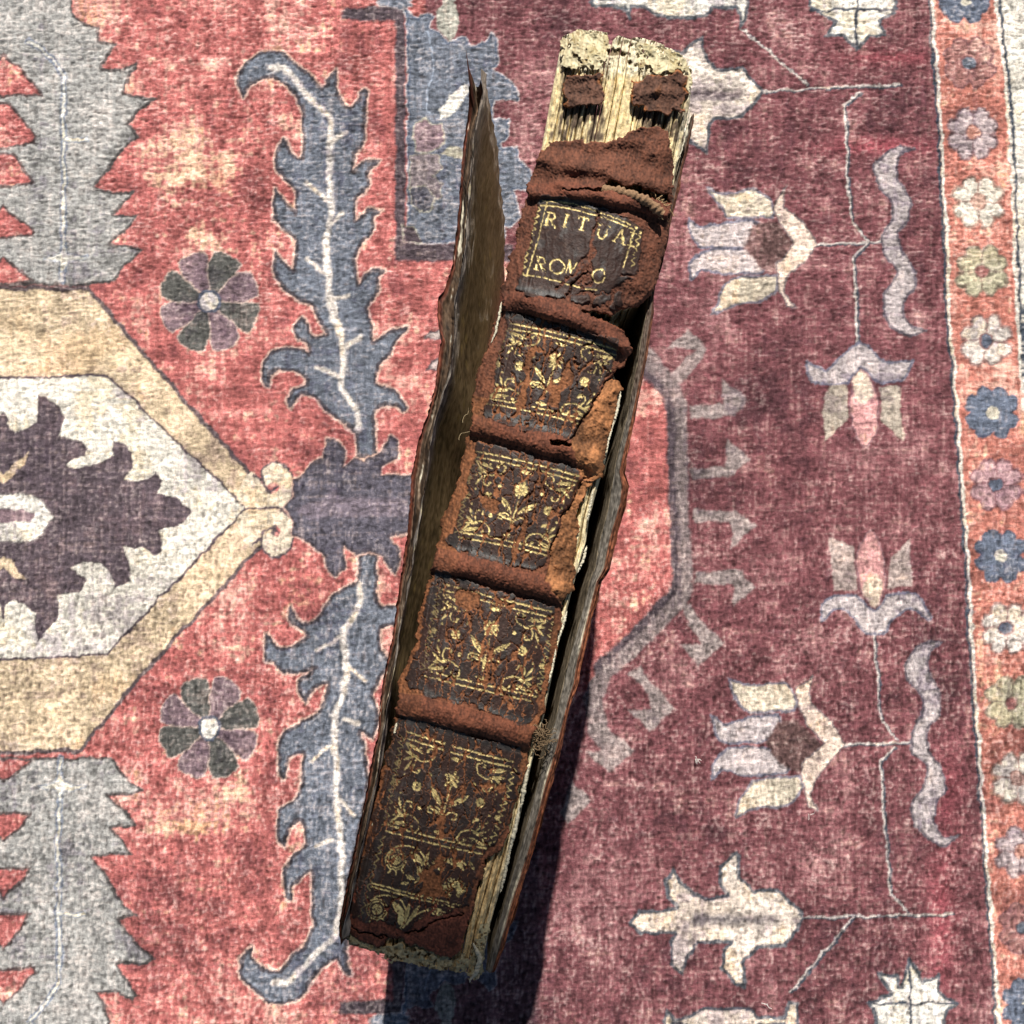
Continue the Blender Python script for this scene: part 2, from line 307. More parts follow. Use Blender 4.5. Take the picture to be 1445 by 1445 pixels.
# --- grey branching frame at the right of the field
bar = [(912, 500), (948, 545), (957, 575), (958, 700), (964, 800), (964, 836), (912, 893), (852, 950), (836, 985), (845, 1032), (870, 1065)]
cv.line(bar, STONE, 27, soft=2.5)
cv.line([(900, 512), (938, 553), (948, 580), (950, 700), (955, 800), (954, 830), (900, 888), (842, 944)], DUSK, 12, soft=3)
for q in (K3([(690, 390), (680, 340), (760, 250), (820, 210), (770, 200), (640, 200), (700, 150), (760, 90), (820, 130), (882, 200), (830, 290), (770, 350), (740, 400)]),
          K3([(780, 530), (965, 520), (970, 378), (1050, 440), (1115, 485), (1080, 540), (1030, 590), (780, 600)]),
          K3([(780, 890), (980, 880), (990, 718), (1060, 770), (1125, 830), (1050, 890), (1030, 930), (790, 942)]),
          K3([(800, 1110), (1040, 1130), (1100, 1160), (1155, 1210), (1080, 1270), (1022, 1345), (1010, 1192), (810, 1190)]),
          K4([(810, 100), (1070, 100), (1090, 140), (1152, 200), (1100, 250), (1030, 312), (1020, 180), (810, 170)]),
          K4([(720, 290), (780, 290), (830, 370), (965, 510), (900, 580), (820, 645), (715, 520), (840, 520), (780, 420)]),
          K4([(430, 690), (500, 640), (560, 740), (695, 880), (620, 950), (550, 1012), (425, 890), (560, 890), (540, 800)]),
          K4([(210, 920), (280, 950), (340, 1020), (455, 1120), (390, 1190), (320, 1255), (260, 1200), (185, 1130), (300, 1120)]),
          K5([(110, 80), (200, 150), (212, 180), (140, 260), (90, 315), (50, 260)])):
    cv.fill(q, lin((150, 132, 127)), soft=2.2)
# --- light motifs of the wine field
both_ = lambda q, col, **k: cv.fill(q, col, **k)
cv.fill(K7([(190, -30), (250, 40), (330, 30), (400, 50), (430, 100), (450, 50), (520, 40), (580, 80), (640, 100), (780, 100), (870, 80), (910, 40), (1040, 40), (1062, 80), (1062, 150), (1110, 100), (1115, -30)]), CREAM, out=TEAL, ow=4)
cv.fill(K7([(560, 250), (740, 290), (800, 220), (855, 190), (850, 260), (880, 330), (930, 380), (1080, 365), (1130, 430), (1205, 500), (1110, 620), (1080, 660), (920, 670), (890, 720), (888, 880), (780, 800), (740, 760), (560, 800)]), PEACH*0.5+CREAM*0.5, out=TEAL, ow=4)
cv.line(K7([(760, 525), (1060, 515)]), STONE, 12, soft=6)
for q in (R4([(250, 115), (530, 350)]), R4([(345, 380), (920, 355)]), R4([(750, 385), (690, 440), (700, 700), (715, 940), (790, 1025)]), R4([(565, 1032), (835, 1025)]), R4([(785, 1030), (725, 1090), (740, 1460)]),
          R5([(812, 1250), (830, 1460)]), R6([(815, 0), (830, 170), (900, 245)]), R6([(670, 268), (955, 265)]), R6([(890, 288), (835, 340), (855, 640), (872, 900), (942, 975)]), R6([(510, 1000), (1135, 985)]), R6([(712, 1005), (560, 1190), (450, 1310)])):
    cv.line([(x+1.6, y+1.2) for x, y in q], TEAL, 3.6); cv.line([(x-0.8, y-0.4) for x, y in q], lin((200, 188, 178)), 2.6)
def tulip(T, A, B, Cc, D, core, cal):
    for q in (A, D): cv.fill(spline(T(q), 3), lin((212, 196, 166)), out=lin((108, 104, 122)), ow=3.0)
    for q in (B, Cc): cv.fill(spline(T(q), 3), MAUVE*1.08, out=lin((98, 98, 118)), ow=3.0)
    cv.fill(T(core), BRWN, soft=3.2); cv.fill(T(cal), PEACH, out=lin((80, 72, 84)), ow=1.6)
tulip(R4, [(98, 785), (170, 820), (300, 800), (380, 850), (375, 920), (190, 925), (150, 870)], [(18, 925), (80, 960), (180, 935), (300, 930), (370, 1000), (300, 1050), (80, 1050), (30, 990)], [(30, 1195), (20, 1120), (80, 1060), (280, 1050), (350, 1120), (330, 1160), (180, 1165), (80, 1150)], [(118, 1335), (160, 1240), (200, 1180), (390, 1165), (400, 1220), (340, 1280), (200, 1300)],
      [(300, 950), (390, 930), (470, 1030), (400, 1160), (330, 1140), (250, 1050)], [(440, 778), (380, 870), (400, 930), (470, 1030), (400, 1120), (400, 1220), (440, 1300), (475, 1305), (430, 1240), (440, 1180), (500, 1120), (572, 1030), (500, 930), (430, 870), (430, 830)])
tulip(R6, [(188, -5), (280, 20), (420, 10), (470, 50), (470, 130), (280, 140), (220, 80)], [(108, 145), (170, 180), (300, 150), (400, 150), (430, 240), (180, 272), (130, 220)], [(120, 425), (120, 350), (180, 285), (350, 280), (440, 330), (430, 395), (260, 405), (160, 385)], [(218, 585), (230, 510), (290, 420), (490, 405), (500, 470), (440, 530), (280, 550)],
      [(400, 170), (480, 170), (580, 268), (500, 400), (400, 350), (350, 260)], [(545, -20), (480, 30), (480, 110), (520, 190), (590, 268), (500, 350), (500, 430), (530, 540), (565, 555), (540, 480), (560, 420), (640, 320), (682, 260), (630, 180), (540, 100), (530, 50)])
rib = [(992, 632), (930, 615), (870, 640), (810, 700), (820, 770), (880, 850), (880, 930), (840, 1000), (850, 1080), (900, 1130), (890, 1190), (850, 1250), (850, 1330), (900, 1400), (980, 1430), (1042, 1398), (970, 1380), (940, 1330), (950, 1260), (990, 1210), (980, 1130), (930, 1060), (910, 990), (960, 930), (970, 860), (930, 780), (910, 720), (930, 650)]
cv.fill(spline(R4(rib), 3), MAUVE, out=lin((92, 82, 94)), ow=3.0)
cv.fill(spline(R5([(1112, 1290), (1060, 1270), (1000, 1300), (942, 1380), (950, 1440)]) + R6([(1000, 80), (1000, 150), (955, 220), (965, 310), (1020, 360), (1010, 440), (960, 520), (970, 610), (1030, 670), (1100, 700), (1168, 648), (1100, 660), (1060, 600), (1070, 510), (1110, 460), (1090, 370), (1040, 300), (1030, 220), (1080, 150), (1080, 60)]) + R5([(1060, 1440), (1040, 1380), (1060, 1320)]), 3), MAUVE, out=lin((92, 82, 94)), ow=3.0)
cv.fill(spline(R5([(522, 85), (600, 120), (660, 80), (740, 5), (800, 30), (870, 90), (978, 75), (950, 160), (880, 180), (810, 170), (750, 120), (700, 185), (560, 185), (530, 140)]), 3), MAUVE, out=lin((104, 104, 124)), ow=3.0)
for q in ([(620, 190), (690, 190), (700, 330), (600, 430), (590, 300)], [(830, 190), (920, 195), (930, 300), (942, 424), (840, 340)]): cv.fill(R5(q), lin((180, 164, 142)), soft=1.3)
cv.fill(spline(R5([(750, 125), (800, 180), (828, 280), (822, 400), (770, 458), (730, 400), (705, 280), (715, 180)]), 3), PINK, out=lin((128, 90, 98)), ow=1.5)
cv.fill(spline(R5([(750, 130), (795, 180), (800, 240), (760, 270), (722, 230), (722, 170)]), 3), lin((228, 204, 176)), soft=2)
for q in ([(620, 838), (730, 880), (740, 1060), (640, 1060)], [(965, 845), (975, 1040), (870, 1060), (885, 920)]): cv.fill(R5(q), lin((168, 146, 136)), soft=1.6)
cv.fill(spline(R5([(583, 1195), (590, 1120), (640, 1080), (740, 1080), (810, 1150), (870, 1080), (990, 1075), (1052, 1170), (1035, 1192), (960, 1140), (900, 1190), (850, 1250), (780, 1250), (700, 1160), (640, 1150), (600, 1190)]), 3), MAUVE*1.05, out=lin((104, 104, 124)), ow=3.0)
cv.fill(spline(R5([(800, 808), (850, 890), (862, 1040), (810, 1142), (750, 1050), (742, 900)]), 3), PINK*0.9, out=lin((128, 90, 98)), ow=1.5)
cv.fill(spline(R5([(810, 1000), (850, 1030), (812, 1138), (760, 1050)]), 3), lin((228, 204, 176)), soft=2)
cv.fill(K5([(428, 882), (480, 805), (650, 795), (700, 790), (650, 730), (635, 640), (695, 562), (735, 640), (800, 710), (870, 730), (990, 720), (940, 660), (950, 560), (1045, 468), (1066, 500), (1064, 620), (1150, 690), (1290, 685), (1435, 842), (1320, 1012), (1170, 1022), (1092, 1090), (1094, 1248), (1040, 1230), (965, 1140), (965, 1030), (1010, 990), (830, 1000), (780, 1060), (735, 1178), (675, 1120), (665, 1000), (690, 932), (500, 955)]), PEACH*0.6+CREAM*0.4, out=TEAL, ow=4.2)
cv.line(K5([(820, 855), (1270, 860)]), lin((120, 110, 108)), 14, soft=8)
cv.fill(K5([(620, 1500), (635, 1375), (690, 1420), (790, 1400), (870, 1355), (1120, 1365), (1170, 1410), (1310, 1410), (1340, 1320), (1395, 1330), (1400, 1500)]), PEACH*0.6+CREAM*0.4, out=TEAL, ow=4)
cv.fill(R4([(535, 20), (600, 70), (640, 90), (600, 150), (680, 150), (740, 212), (790, 150), (865, 150), (840, 80), (900, 50), (925, -40), (540, -40)]), CREAM, out=TEAL, ow=4)
cv.line(R4([(545, 35), (910, 35)]), TEAL, 3.4); cv.line(R4([(735, -10), (737, 205)]), TEAL, 3.6)
cv.fill(R6([(770, 1365), (830, 1335), (872, 1320), (818, 1235), (900, 1240), (915, 1290), (955, 1165), (1000, 1240), (1005, 1270), (1084, 1232), (1075, 1310), (1110, 1335), (1160, 1360), (1110, 1400), (1080, 1500), (830, 1500), (800, 1390)]), CREAM, out=TEAL, ow=4)
cv.line(R6([(785, 1365), (1150, 1362)]), TEAL, 3.4); cv.line(R6([(955, 1175), (958, 1470)]), TEAL, 4)
# --- border with rosettes
bl = [(1314, -5), (1325, 160), (1340, 478), (1344, 490), (1360, 732), (1373, 958), (1379, 1040), (1408, 1450)]
br = [(1409, -5), (1427, 150), (1441, 478), (1458, 700), (1480, 1000), (1500, 1450)]
cv.fill(bl+br[::-1], ORNG)
cv.fill(br+[(1600, 1450), (1600, -5)], IVORY)
cv.line([(x-1, y) for x, y in bl], TEAL, 4); cv.line([(x+3.5, y) for x, y in bl], IVORY, 4.2)
cv.line([(x+3, y) for x, y in br], TEAL, 4); cv.line([(x-2, y) for x, y in br], IVORY, 3.6)
ros = [(1363, -6, 'b'), (1369, 86, 'r'), (1375, 186, 'm'), (1382, 284, 'c'), (1387, 382, 'o'), (1393, 480, 'w'), (1402, 581, 'b'), (1407, 683, 'p'), (1413, 784, 'b'), (1422, 887, 'w'), (1430, 992, 'o'), (1437, 1099, 'c'), (1443, 1203, 'm'), (1448, 1310, 'r'), (1452, 1418, 'b')]
rc = {'b': (lin((96, 108, 128)), lin((80, 90, 110)), lin((214, 206, 180))), 'r': (lin((172, 108, 98)), lin((132, 78, 78)), BLUE), 'm': (lin((184, 162, 162)), lin((128, 92, 94)), lin((190, 120, 96))),
      'c': (lin((218, 208, 186)), lin((158, 112, 92)), lin((196, 150, 126))), 'o': (lin((184, 176, 136)), lin((132, 112, 88)), lin((158, 90, 82))), 'w': (lin((222, 208, 194)), lin((150, 104, 94)), lin((84, 94, 112))), 'p': (lin((184, 136, 140)), lin((132, 78, 84)), lin((86, 96, 116)))}
for x, y, k in ros:
    body, edge, ctr = rc[k]
    th = np.linspace(0, 2*math.pi, 72, endpoint=False)
    ax_ = np.abs((th+math.pi/4) % (math.pi/2)-math.pi/4); dg_ = np.abs(th % (math.pi/2)-math.pi/4)
    r = 39*(0.90+0.10*np.abs(np.sin(4*th))**0.7)*(1-0.20*np.exp(-(ax_/0.13)**2)-0.07*np.exp(-(dg_/0.10)**2))
    cv.fill(np.stack([x+r*np.cos(th), y+r*np.sin(th)], 1), body, out=edge, ow=2.6)
    for i in range(4):
        a = math.pi/2*i+math.pi/4
        if k not in 'b': cv.line([(x+24*math.cos(a), y+24*math.sin(a)), (x+36*math.cos(a), y+36*math.sin(a))], edge, 1.6, alpha=0.7)
    for i in range(4):
        a = math.pi/2*i+0.02
        if k != 'b': cv.line([(x+13*math.cos(a), y+13*math.sin(a)), (x+32*math.cos(a), y+32*math.sin(a))], edge, 2.0)
    cv.disc(x, y, 11.5, edge if k != 'b' else body); cv.disc(x, y, 9, ctr)
# --- wear of the print
sh = (cv.h, cv.w)
warp = 0.55*fnoise(sh, 60, 1.6, 31)+0.45*fnoise(sh, 14, 1.2, 32)
weft = 0.55*fnoise(sh, 1.6, 60, 33)+0.45*fnoise(sh, 1.2, 14, 34)
low = fnoise(sh, 34, 34, 35); mid = fnoise(sh, 9, 9, 36); fine = fnoise(sh, 2.0, 2.0, 37)
patch = fnoise(sh, 20, 34, 38)
yy, xx = np.mgrid[0:cv.h, 0:cv.w]
rgb = cv.c
sat = np.clip((rgb[..., 0]-rgb[..., 2])/(rgb[..., 0]+1e-3), 0, 1)         # the red dye wears the most
def blob(x, y, sx, sy): return np.exp(-((xx-x)/sx)**2-((yy-y)/sy)**2)
warm = 1.5*blob(265, 235, 62, 52)+1.1*blob(275, 330, 40, 26)+1.4*blob(262, 1170, 62, 15)+0.9*blob(120, 820, 60, 60)+0.8*blob(330, 1120, 40, 20)+0.8*blob(900, 870, 40, 60)+0.5*blob(1400, 1000, 30, 200)+0.8*blob(420, 850, 60, 30)
wear = sstep(0.35, 2.2, 0.75*low+0.5*mid+0.5*warp+0.45*weft+0.5*fine+0.8*warm)
isw = sstep(0.16, 0.09, rgb[..., 1]+rgb[..., 2])*0+sstep(0.36, 0.30, rgb[..., 0]); wear = wear*(1-0.2*isw)
light = rgb*0.42+0.58*(lin((226, 184, 158))*(1-isw[..., None])+lin((168, 116, 114))*isw[..., None])
rgb = rgb*(1-(wear*sat)[..., None])+light*(wear*sat)[..., None]
yel = sstep(0.55, 1.7, warm+0.3*mid+0.25*weft+0.25*warp+0.3*fine)*sat*(1-0.8*isw)
rgb = rgb*(1-0.6*yel[..., None])+0.6*yel[..., None]*lin((232, 190, 128))
dk = sstep(0.5, 2.2, -0.7*low+0.6*warp+0.6*weft-0.4*mid+0.5*fnoise(sh, 3, 3, 39))
rgb = rgb*(1-(0.42*dk)[..., None]*np.array([0.75, 0.85, 0.6]))
hot = np.clip(1.0*blob(1245, 205, 70, 12)+0.9*blob(1260, 80, 60, 10)+0.9*blob(1330, 1300, 20, 100)+0.6*blob(1340, 1120, 22, 60), 0, 1)*sstep(0.1, 0.4, sat)*sstep(0.15, 0.2, 0.4-rgb[..., 1])
hot *= (xx < 1310+0.06*yy)
rgb = rgb*(1-0.7*hot[..., None])+0.7*hot[..., None]*lin((176, 62, 76))
lum = 1+0.07*warp+0.06*weft+0.10*mid*(0.4+sat)+0.06*low
rgb = rgb*np.clip(lum, 0.72, 1.28)[..., None]
tanm = sstep(0.4, 1.6, patch+0.4*warp)*np.clip(sat-0.15, 0, 1)*(rgb[..., 1] > 0.35)
rgb = rgb*(1-0.55*tanm[..., None]*np.array([0.15, 0.5, 1.0]))
cy = sstep(0.2, 1.8, fnoise(sh, 16, 16, 410)+0.4*warp+0.4*weft+0.4*fine)*sstep(0.45, 0.6, rgb[..., 1])*sstep(0.02, 0.08, rgb[..., 0]-rgb[..., 2]); rgb = rgb*(1-0.5*cy[..., None]*np.array([0.08, 0.25, 0.6]))
g = rgb@np.array([0.25, 0.65, 0.10]); rgb = (rgb*0.76+g[..., None]*0.24)*np.array([1.03, 1.02, 1.04])
hatch = 0.5*fnoise(sh, 26, 1.1, 401)+0.5*fnoise(sh, 1.1, 26, 402)+0.45*fnoise(sh, 5, 0.9, 403)+0.45*fnoise(sh, 0.9, 5, 404)
pale = sstep(0.3, 2.4, hatch+0.35*mid)[..., None]; rgb = rgb*(1-0.26*pale)+0.26*pale*(rgb*0.4+0.6*lin((222, 196, 184)))
rgb = rgb*(1+0.085*hatch)[..., None]
rgb = rgb*0.965+0.014
cv.c = rgb.astype(np.float32)

# --- the rug as a displaced sheet
def axis(a, b, n, far, m):
    d = np.linspace(a, b, n); g = np.linspace(0, 1, m+1)[1:]**1.6
    return np.concatenate([(a-far*g)[::-1], d, b+far*g])
gx = axis(-0.166, 0.166, 930, 0.26, 40); gy = axis(-0.123, 0.199, 900, 0.26, 40)
GX, GY = np.meshgrid(gx, gy)
px, py = pix(GX, GY, 0.0)
def mir(v, a, b):                                  # the woven design repeats beyond the view
    L = b-a; t = np.mod(v-a, 2*L); return a+np.where(t > L, 2*L-t, t)
SXm = np.where(px < 3, 6-px, px); SXm = np.where(SXm > 1444, 1444.0, SXm); SXm = np.clip(SXm, 0, 1444); SYm = mir(py, 1, 1443)
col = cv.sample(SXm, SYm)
gsh = GX.shape
streak = 0.62*fnoise(gsh, 0.62, 1.5, 51)+0.5*fnoise(gsh, 1.5, 0.7, 52)
# lay of the pile differs over the rug: sideways at the top, upright lower down
lay = sstep(-0.02, 0.14, GY)
fib = (1-lay)*(0.7*fnoise(gsh, 1.3, 0.62, 53)+0.55*fnoise(gsh, 0.6, 1.0, 54))+lay*(0.7*fnoise(gsh, 0.6, 1.5, 55)+0.5*fnoise(gsh, 0.7, 0.7, 56))
spk = np.clip(0.24*fib+0.17*streak+0.05*fnoise(gsh, 3, 3, 57), -0.5, 0.9)
col = col*(1+spk[..., None])
wh = sstep(0.5, 2.1, fib+0.3*fnoise(gsh, 6, 6, 58))
wa = 0.30*wh*(0.45+0.55*sstep(0.05, 0.35, col.mean(-1)))
col = col*(1-wa[..., None])+wa[..., None]*lin((228, 212, 202))
bk = sstep(1.0, 2.4, -fib); col = col*(1-0.30*bk[..., None])
zz = 0.00012*fib+0.00006*streak+0.0004*fnoise(gsh, 30, 30, 59)*0.5
zz -= zz.max()
N = Nodes('rug_pile'); a = N.attr('Col'); n1 = N.noise(2600, 2, 0.7)
c1 = N.mixc(1.0, a.outputs['Color'], N.map(n1.outputs[0], 0.3, 0.7, 0.72, 1.28), 'MULTIPLY')
N.l(c1, N.b.inputs['Base Color']); N.b.inputs['Roughness'].default_value = 0.95
N.b.inputs['Specular IOR Level'].default_value = 0.12
N.b.inputs['Sheen Weight'].default_value = 0.12; N.b.inputs['Sheen Roughness'].default_value = 0.4
N.bump(n1.outputs[0], 0.8, 0.0004)
M_RUG = N.m
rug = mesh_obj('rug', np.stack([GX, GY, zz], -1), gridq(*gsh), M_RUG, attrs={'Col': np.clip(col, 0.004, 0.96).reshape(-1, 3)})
# flip so that faces look up
rug.data.flip_normals()
tag(rug, 'faded red and wine rug with serrated blue leaves and rosette border under the old book', 'rug')
# ================================================================== BOOK
# spine frame: s runs down the spine, w across it, both in photo pixels at spine height
O = np.array([880.0, 30.0]); DS = np.array([-0.2125, 0.9772]); DW = np.array([0.9772, 0.2125])
def SW(pts):
    p = np.asarray(pts, float)-O; return np.stack([p@DW, p@DS], -1)      # (w, s)
def PX(s, w): return O[0]+s*DS[0]+w*DW[0], O[1]+s*DS[1]+w*DW[1]
HB = 0.140                                            # height of the crown of the spine
def edgefn(pts):
    q = SW(pts); i = np.argsort(q[:, 1]); q = q[i]
    return lambda s: np.interp(s, q[:, 1], q[:, 0])
LE = edgefn([(791, 56), (777, 131), (763, 208), (747, 262), (738, 300), (722, 366), (709, 410), (711, 425), (700, 463), (683, 499), (669, 557), (663, 588), (663, 612), (657, 637), (644, 693), (630, 730), (619, 779), (610, 800), (597, 858), (583, 922), (566, 969), (561, 1010), (555, 1030), (550, 1066), (530, 1130), (517, 1175), (504, 1229), (493, 1267), (486, 1306), (490, 1330)])
RE = edgefn([(976, 111), (971, 144), (962, 190), (951, 247), (946, 283), (934, 350), (921, 407), (886, 440), (878, 470), (892, 490), (880, 518), (868, 535), (875, 550), (863, 604), (852, 650), (840, 690), (828, 735), (824, 765), (810, 812), (798, 858), (787, 907), (777, 955), (766, 1010), (750, 1075), (728, 1166), (706, 1249), (690, 1304), (675, 1379)])
def crown(s, w):
    l, r = LE(s), RE(s); a = np.clip((w-l)/(r-l), -0.05, 1.05)
    return HB-0.0042*np.abs(2*a-1)**2.3-0.0009*sstep(70, 30, s)-0.0012*sstep(1290, 1360, s)

k = 1.5
S0, S1, W0, W1 = 0, 1400, -135, 135
def newc(base): return Canvas(W0, S0, W1, S1, k, base)
# channel sheet: 0-2 colour, 3 height (mm), 4 gilt, 5 gloss, 6 leather cover
sp = newc([0]*3+[0, 0, 0, 0]); sh = (sp.h, sp.w); S = sp.Y.copy(); W = sp.X.copy()
sp.warp(1.6, 5, 61); sp.warp(0.9, 1.6, 63)
cover = newc([0.0]); cover.X, cover.Y = sp.X, sp.Y
poly = lambda c, pts, v=(1.0,), soft=0.7, smooth=True, **kw: c.fill(spline(SW(pts), 3) if smooth else SW(pts), v, soft=soft, **kw)
def mask(polys, soft=0.7, warp=True, smooth=True):
    c = newc([0.0])
    if warp: c.X, c.Y = sp.X, sp.Y
    for p in polys: poly(c, p, soft=soft, smooth=smooth)
    return c.c[..., 0]
def lmask(lines, wd, soft=0.8, warp=True):
    c = newc([0.0])
    if warp: c.X, c.Y = sp.X, sp.Y
    for p in lines: c.line(SW(p), (1.0,), wd, soft=soft)
    return c.c[..., 0]
body = ZA([(600, 690), (640, 655), (700, 640), (800, 640), (830, 655), (900, 650), (980, 625), (1020, 600), (1080, 572), (1180, 570), (1240, 600), (1248, 700), (1265, 800), (1272, 850), (1255, 1000), (1235, 1150), (1190, 1300), (1172, 1390)]) + \
       [(922, 418)] + ZB([(1260, 185), (1200, 212), (1190, 240), (1185, 290), (1235, 400), (1192, 500), (1140, 545), (1172, 600), (1165, 700), (1130, 800), (1100, 950), (1088, 1060)]) + \
       ZF([(1200, 440), (1150, 500), (1110, 640), (1088, 900), (1072, 1080), (1055, 1300), (960, 1390)]) + \
       ZC([(1062, 505), (1045, 700), (1000, 850), (965, 1000), (935, 1130), (905, 1185)]) + \
       ZD([(1110, 230), (1080, 350), (1040, 500), (1000, 650), (960, 735), (885, 785), (855, 880), (830, 1000), (800, 1100), (765, 1225), (700, 1272), (640, 1262), (600, 1245), (540, 1205), (480, 1190), (430, 1185), (390, 1200), (320, 1205), (250, 1190), (190, 1145), (150, 1110)]) + \
       [(482, 1300), (490, 1262), (500, 1229), (514, 1175), (527, 1130), (546, 1066), (556, 1020), (562, 969), (580, 922), (594, 858), (609, 797), (616, 779), (627, 730), (641, 693), (655, 637), (662, 605), (666, 557), (681, 499), (697, 463), (708, 425), (706, 407), (719, 366), (735, 300), (746, 262), (757, 225)]
scrapL = ZA([(712, 400), (702, 350), (730, 318), (780, 300), (835, 312), (880, 303), (905, 325), (898, 365), (918, 408), (905, 455), (862, 462), (835, 478), (790, 468), (750, 492), (708, 470), (716, 430)])
scrapR = ZA([(1036, 440), (1050, 380), (1062, 345), (1105, 338), (1130, 322), (1180, 302), (1240, 310), (1262, 285), (1288, 268), (1312, 310), (1338, 322), (1326, 370), (1345, 410), (1310, 450), (1322, 490), (1262, 478), (1240, 515), (1190, 486), (1130, 492), (1100, 470), (1066, 478)])
tear1 = ZA([(835, 893), (880, 875), (960, 862), (1050, 878), (1130, 893), (1232, 912), (1245, 960), (1220, 975), (1160, 925), (1050, 905), (960, 895), (880, 893)])
tear2 = ZB([(985, 215), (1060, 225), (1120, 232), (1200, 212), (1420, 150), (1420, 300), (1290, 420), (1180, 292), (1100, 265), (1030, 245)])
tear3 = ZB([(830, 862), (900, 880), (930, 900), (900, 912), (850, 890)])
m_body = mask([body], soft=0.5, smooth=False)
m_sl = mask([scrapL]); m_sr = mask([scrapR])
m_t = np.clip(mask([tear1, tear3], soft=0.5, smooth=False)+mask([tear2], soft=0.5, smooth=False), 0, 1)
crustL = ZA([(690, 118), (710, 95), (770, 82), (850, 73), (925, 88), (932, 150), (925, 200), (900, 260), (850, 290), (790, 270), (740, 285), (700, 250), (715, 215), (680, 210)])
crustR = ZA([(1095, 120), (1180, 140), (1290, 200), (1340, 250), (1362, 330), (1350, 420), (1330, 380), (1300, 300), (1240, 290), (1200, 305), (1150, 290), (1100, 300), (1080, 220)])
m_cr = mask([crustL, crustR])*(fnoise(sh, 5, 5, 201)*0.6+fnoise(sh, 2, 2, 202)*0.35 > -0.95)
tailP = [(482, 1312), (500, 1320), (520, 1330), (560, 1335), (585, 1326), (620, 1342), (645, 1346), (668, 1338), (676, 1300), (690, 1300), (680, 1372), (668, 1386), (655, 1372), (633, 1370), (600, 1367), (573, 1358), (550, 1357), (530, 1345), (510, 1339), (488, 1333)]
m_ta = mask([tailP], soft=0.6, smooth=False)*(fnoise(sh, 3, 3, 206)*0.6+fnoise(sh, 1.5, 1.5, 207)*0.4 > -0.75)*(1-m_body)
m_cr = np.maximum(m_cr, m_ta)
cov = np.clip(m_body+m_sl+m_sr+m_cr, 0, 1)*(1-m_t); m_cr = m_cr*(1-np.clip(m_sl+m_sr, 0, 1))
# --- dark surviving leather of title piece and the four gilt compartments
PZ = {
 'title': ZE([(345, 215), (450, 195), (560, 205), (720, 245), (850, 290), (980, 345), (1080, 400), (1160, 470), (1150, 600), (1110, 800), (1000, 830), (960, 870), (870, 930), (790, 950), (640, 950), (560, 990), (440, 1000), (300, 985), (150, 940), (200, 830), (240, 640), (300, 400)]),
 'p2': ZB([(600, 215), (740, 240), (830, 268), (930, 290), (1040, 330), (1160, 365), (1165, 440), (1100, 560), (1000, 720), (930, 860), (820, 840), (680, 810), (480, 765), (500, 660), (560, 450), (590, 320)]),
 'p3': ZF([(300, 140), (400, 140), (620, 205), (850, 290), (1080, 330), (1105, 420), (1000, 640), (850, 1010), (740, 1130), (560, 1100), (300, 1050), (55, 935), (120, 800), (200, 560), (270, 300)]),
 'p4': ZC([(420, 310), (600, 370), (820, 440), (1020, 485), (1010, 560), (985, 800), (900, 1085), (800, 1065), (600, 1000), (275, 900), (310, 740), (370, 450)]),
 'p5': ZD([(455, 30), (620, 80), (850, 150), (1060, 200), (1065, 300), (1010, 560), (940, 680), (870, 770), (790, 1000), (700, 1040), (560, 1070), (480, 1140), (370, 1085), (205, 1060), (225, 900), (300, 620), (400, 180)]),
}
MZ = {n: mask([p], soft=1.0) for n, p in PZ.items()}
dark = np.clip(sum(MZ.values()), 0, 1)
flk = mask([ZE([(590, 1000), (620, 960), (720, 975), (730, 1010), (690, 1050), (610, 1030)]), ZE([(760, 1010), (800, 980), (880, 970), (890, 1000), (820, 1050), (750, 1050)]), ZE([(910, 1030), (930, 975), (1005, 985), (1000, 1090), (895, 1070)]), ZE([(770, 960), (870, 900), (1000, 840), (1080, 840), (960, 900), (880, 950), (800, 975)])], soft=0.8)
# worley cells stretched along the spine
def worley(cs, cw, seed):
    r = np.random.default_rng(seed); a = sp.Y/cs; b = (sp.X-W0)/cw
    na, nb = int(S1/cs)+4, int(270/cw)+4
    ja = r.random((na, nb)); jb = r.random((na, nb)); ia = np.floor(a).astype(int); ib = np.floor(b).astype(int)
    f1 = np.full(a.shape, 9.0); f2 = f1.copy(); cell = np.zeros(a.shape)
    hv = r.random((na, nb))
    for da in (-1, 0, 1):
        for db in (-1, 0, 1):
            qa = np.clip(ia+da, 0, na-1); qb = np.clip(ib+db, 0, nb-1)
            d = np.hypot(ia+da+ja[qa, qb]-a, ib+db+jb[qa, qb]-b)
            new = d < f1; f2 = np.where(new, f1, np.minimum(f2, d)); cell = np.where(new, hv[qa, qb], cell); f1 = np.where(new, d, f1)
    return f1, f2, cell
f1, f2, cell = worley(44, 12, 71); g1, g2, cell2 = worley(17, 9, 72)
aL = (W-LE(S))/(RE(S)-LE(S))
colw = np.exp(-((aL-0.55+0.03*fnoise(sh, 30, 30, 73))/0.11)**2)+0.8*np.exp(-((aL-0.30)/0.06)**2)+0.55*np.exp(-((aL-0.74)/0.05)**2)
wearn = 0.6*fnoise(sh, 26, 9, 74)+0.5*fnoise(sh, 9, 4, 75)+0.3*fnoise(sh, 3, 1.6, 76)
crk = (f2-f1) < (0.03+0.10*np.clip(colw+0.4*wearn, 0, 2))
crk2 = ((g2-g1) < 0.06*np.clip(colw+0.5*wearn-0.3, 0, 1.3))
miss = (0.55*colw+0.35*wearn+0.55*(cell-0.5)) > 1.12
lose = np.clip(crk.astype(float)+crk2+miss, 0, 1)
tit = MZ['title']
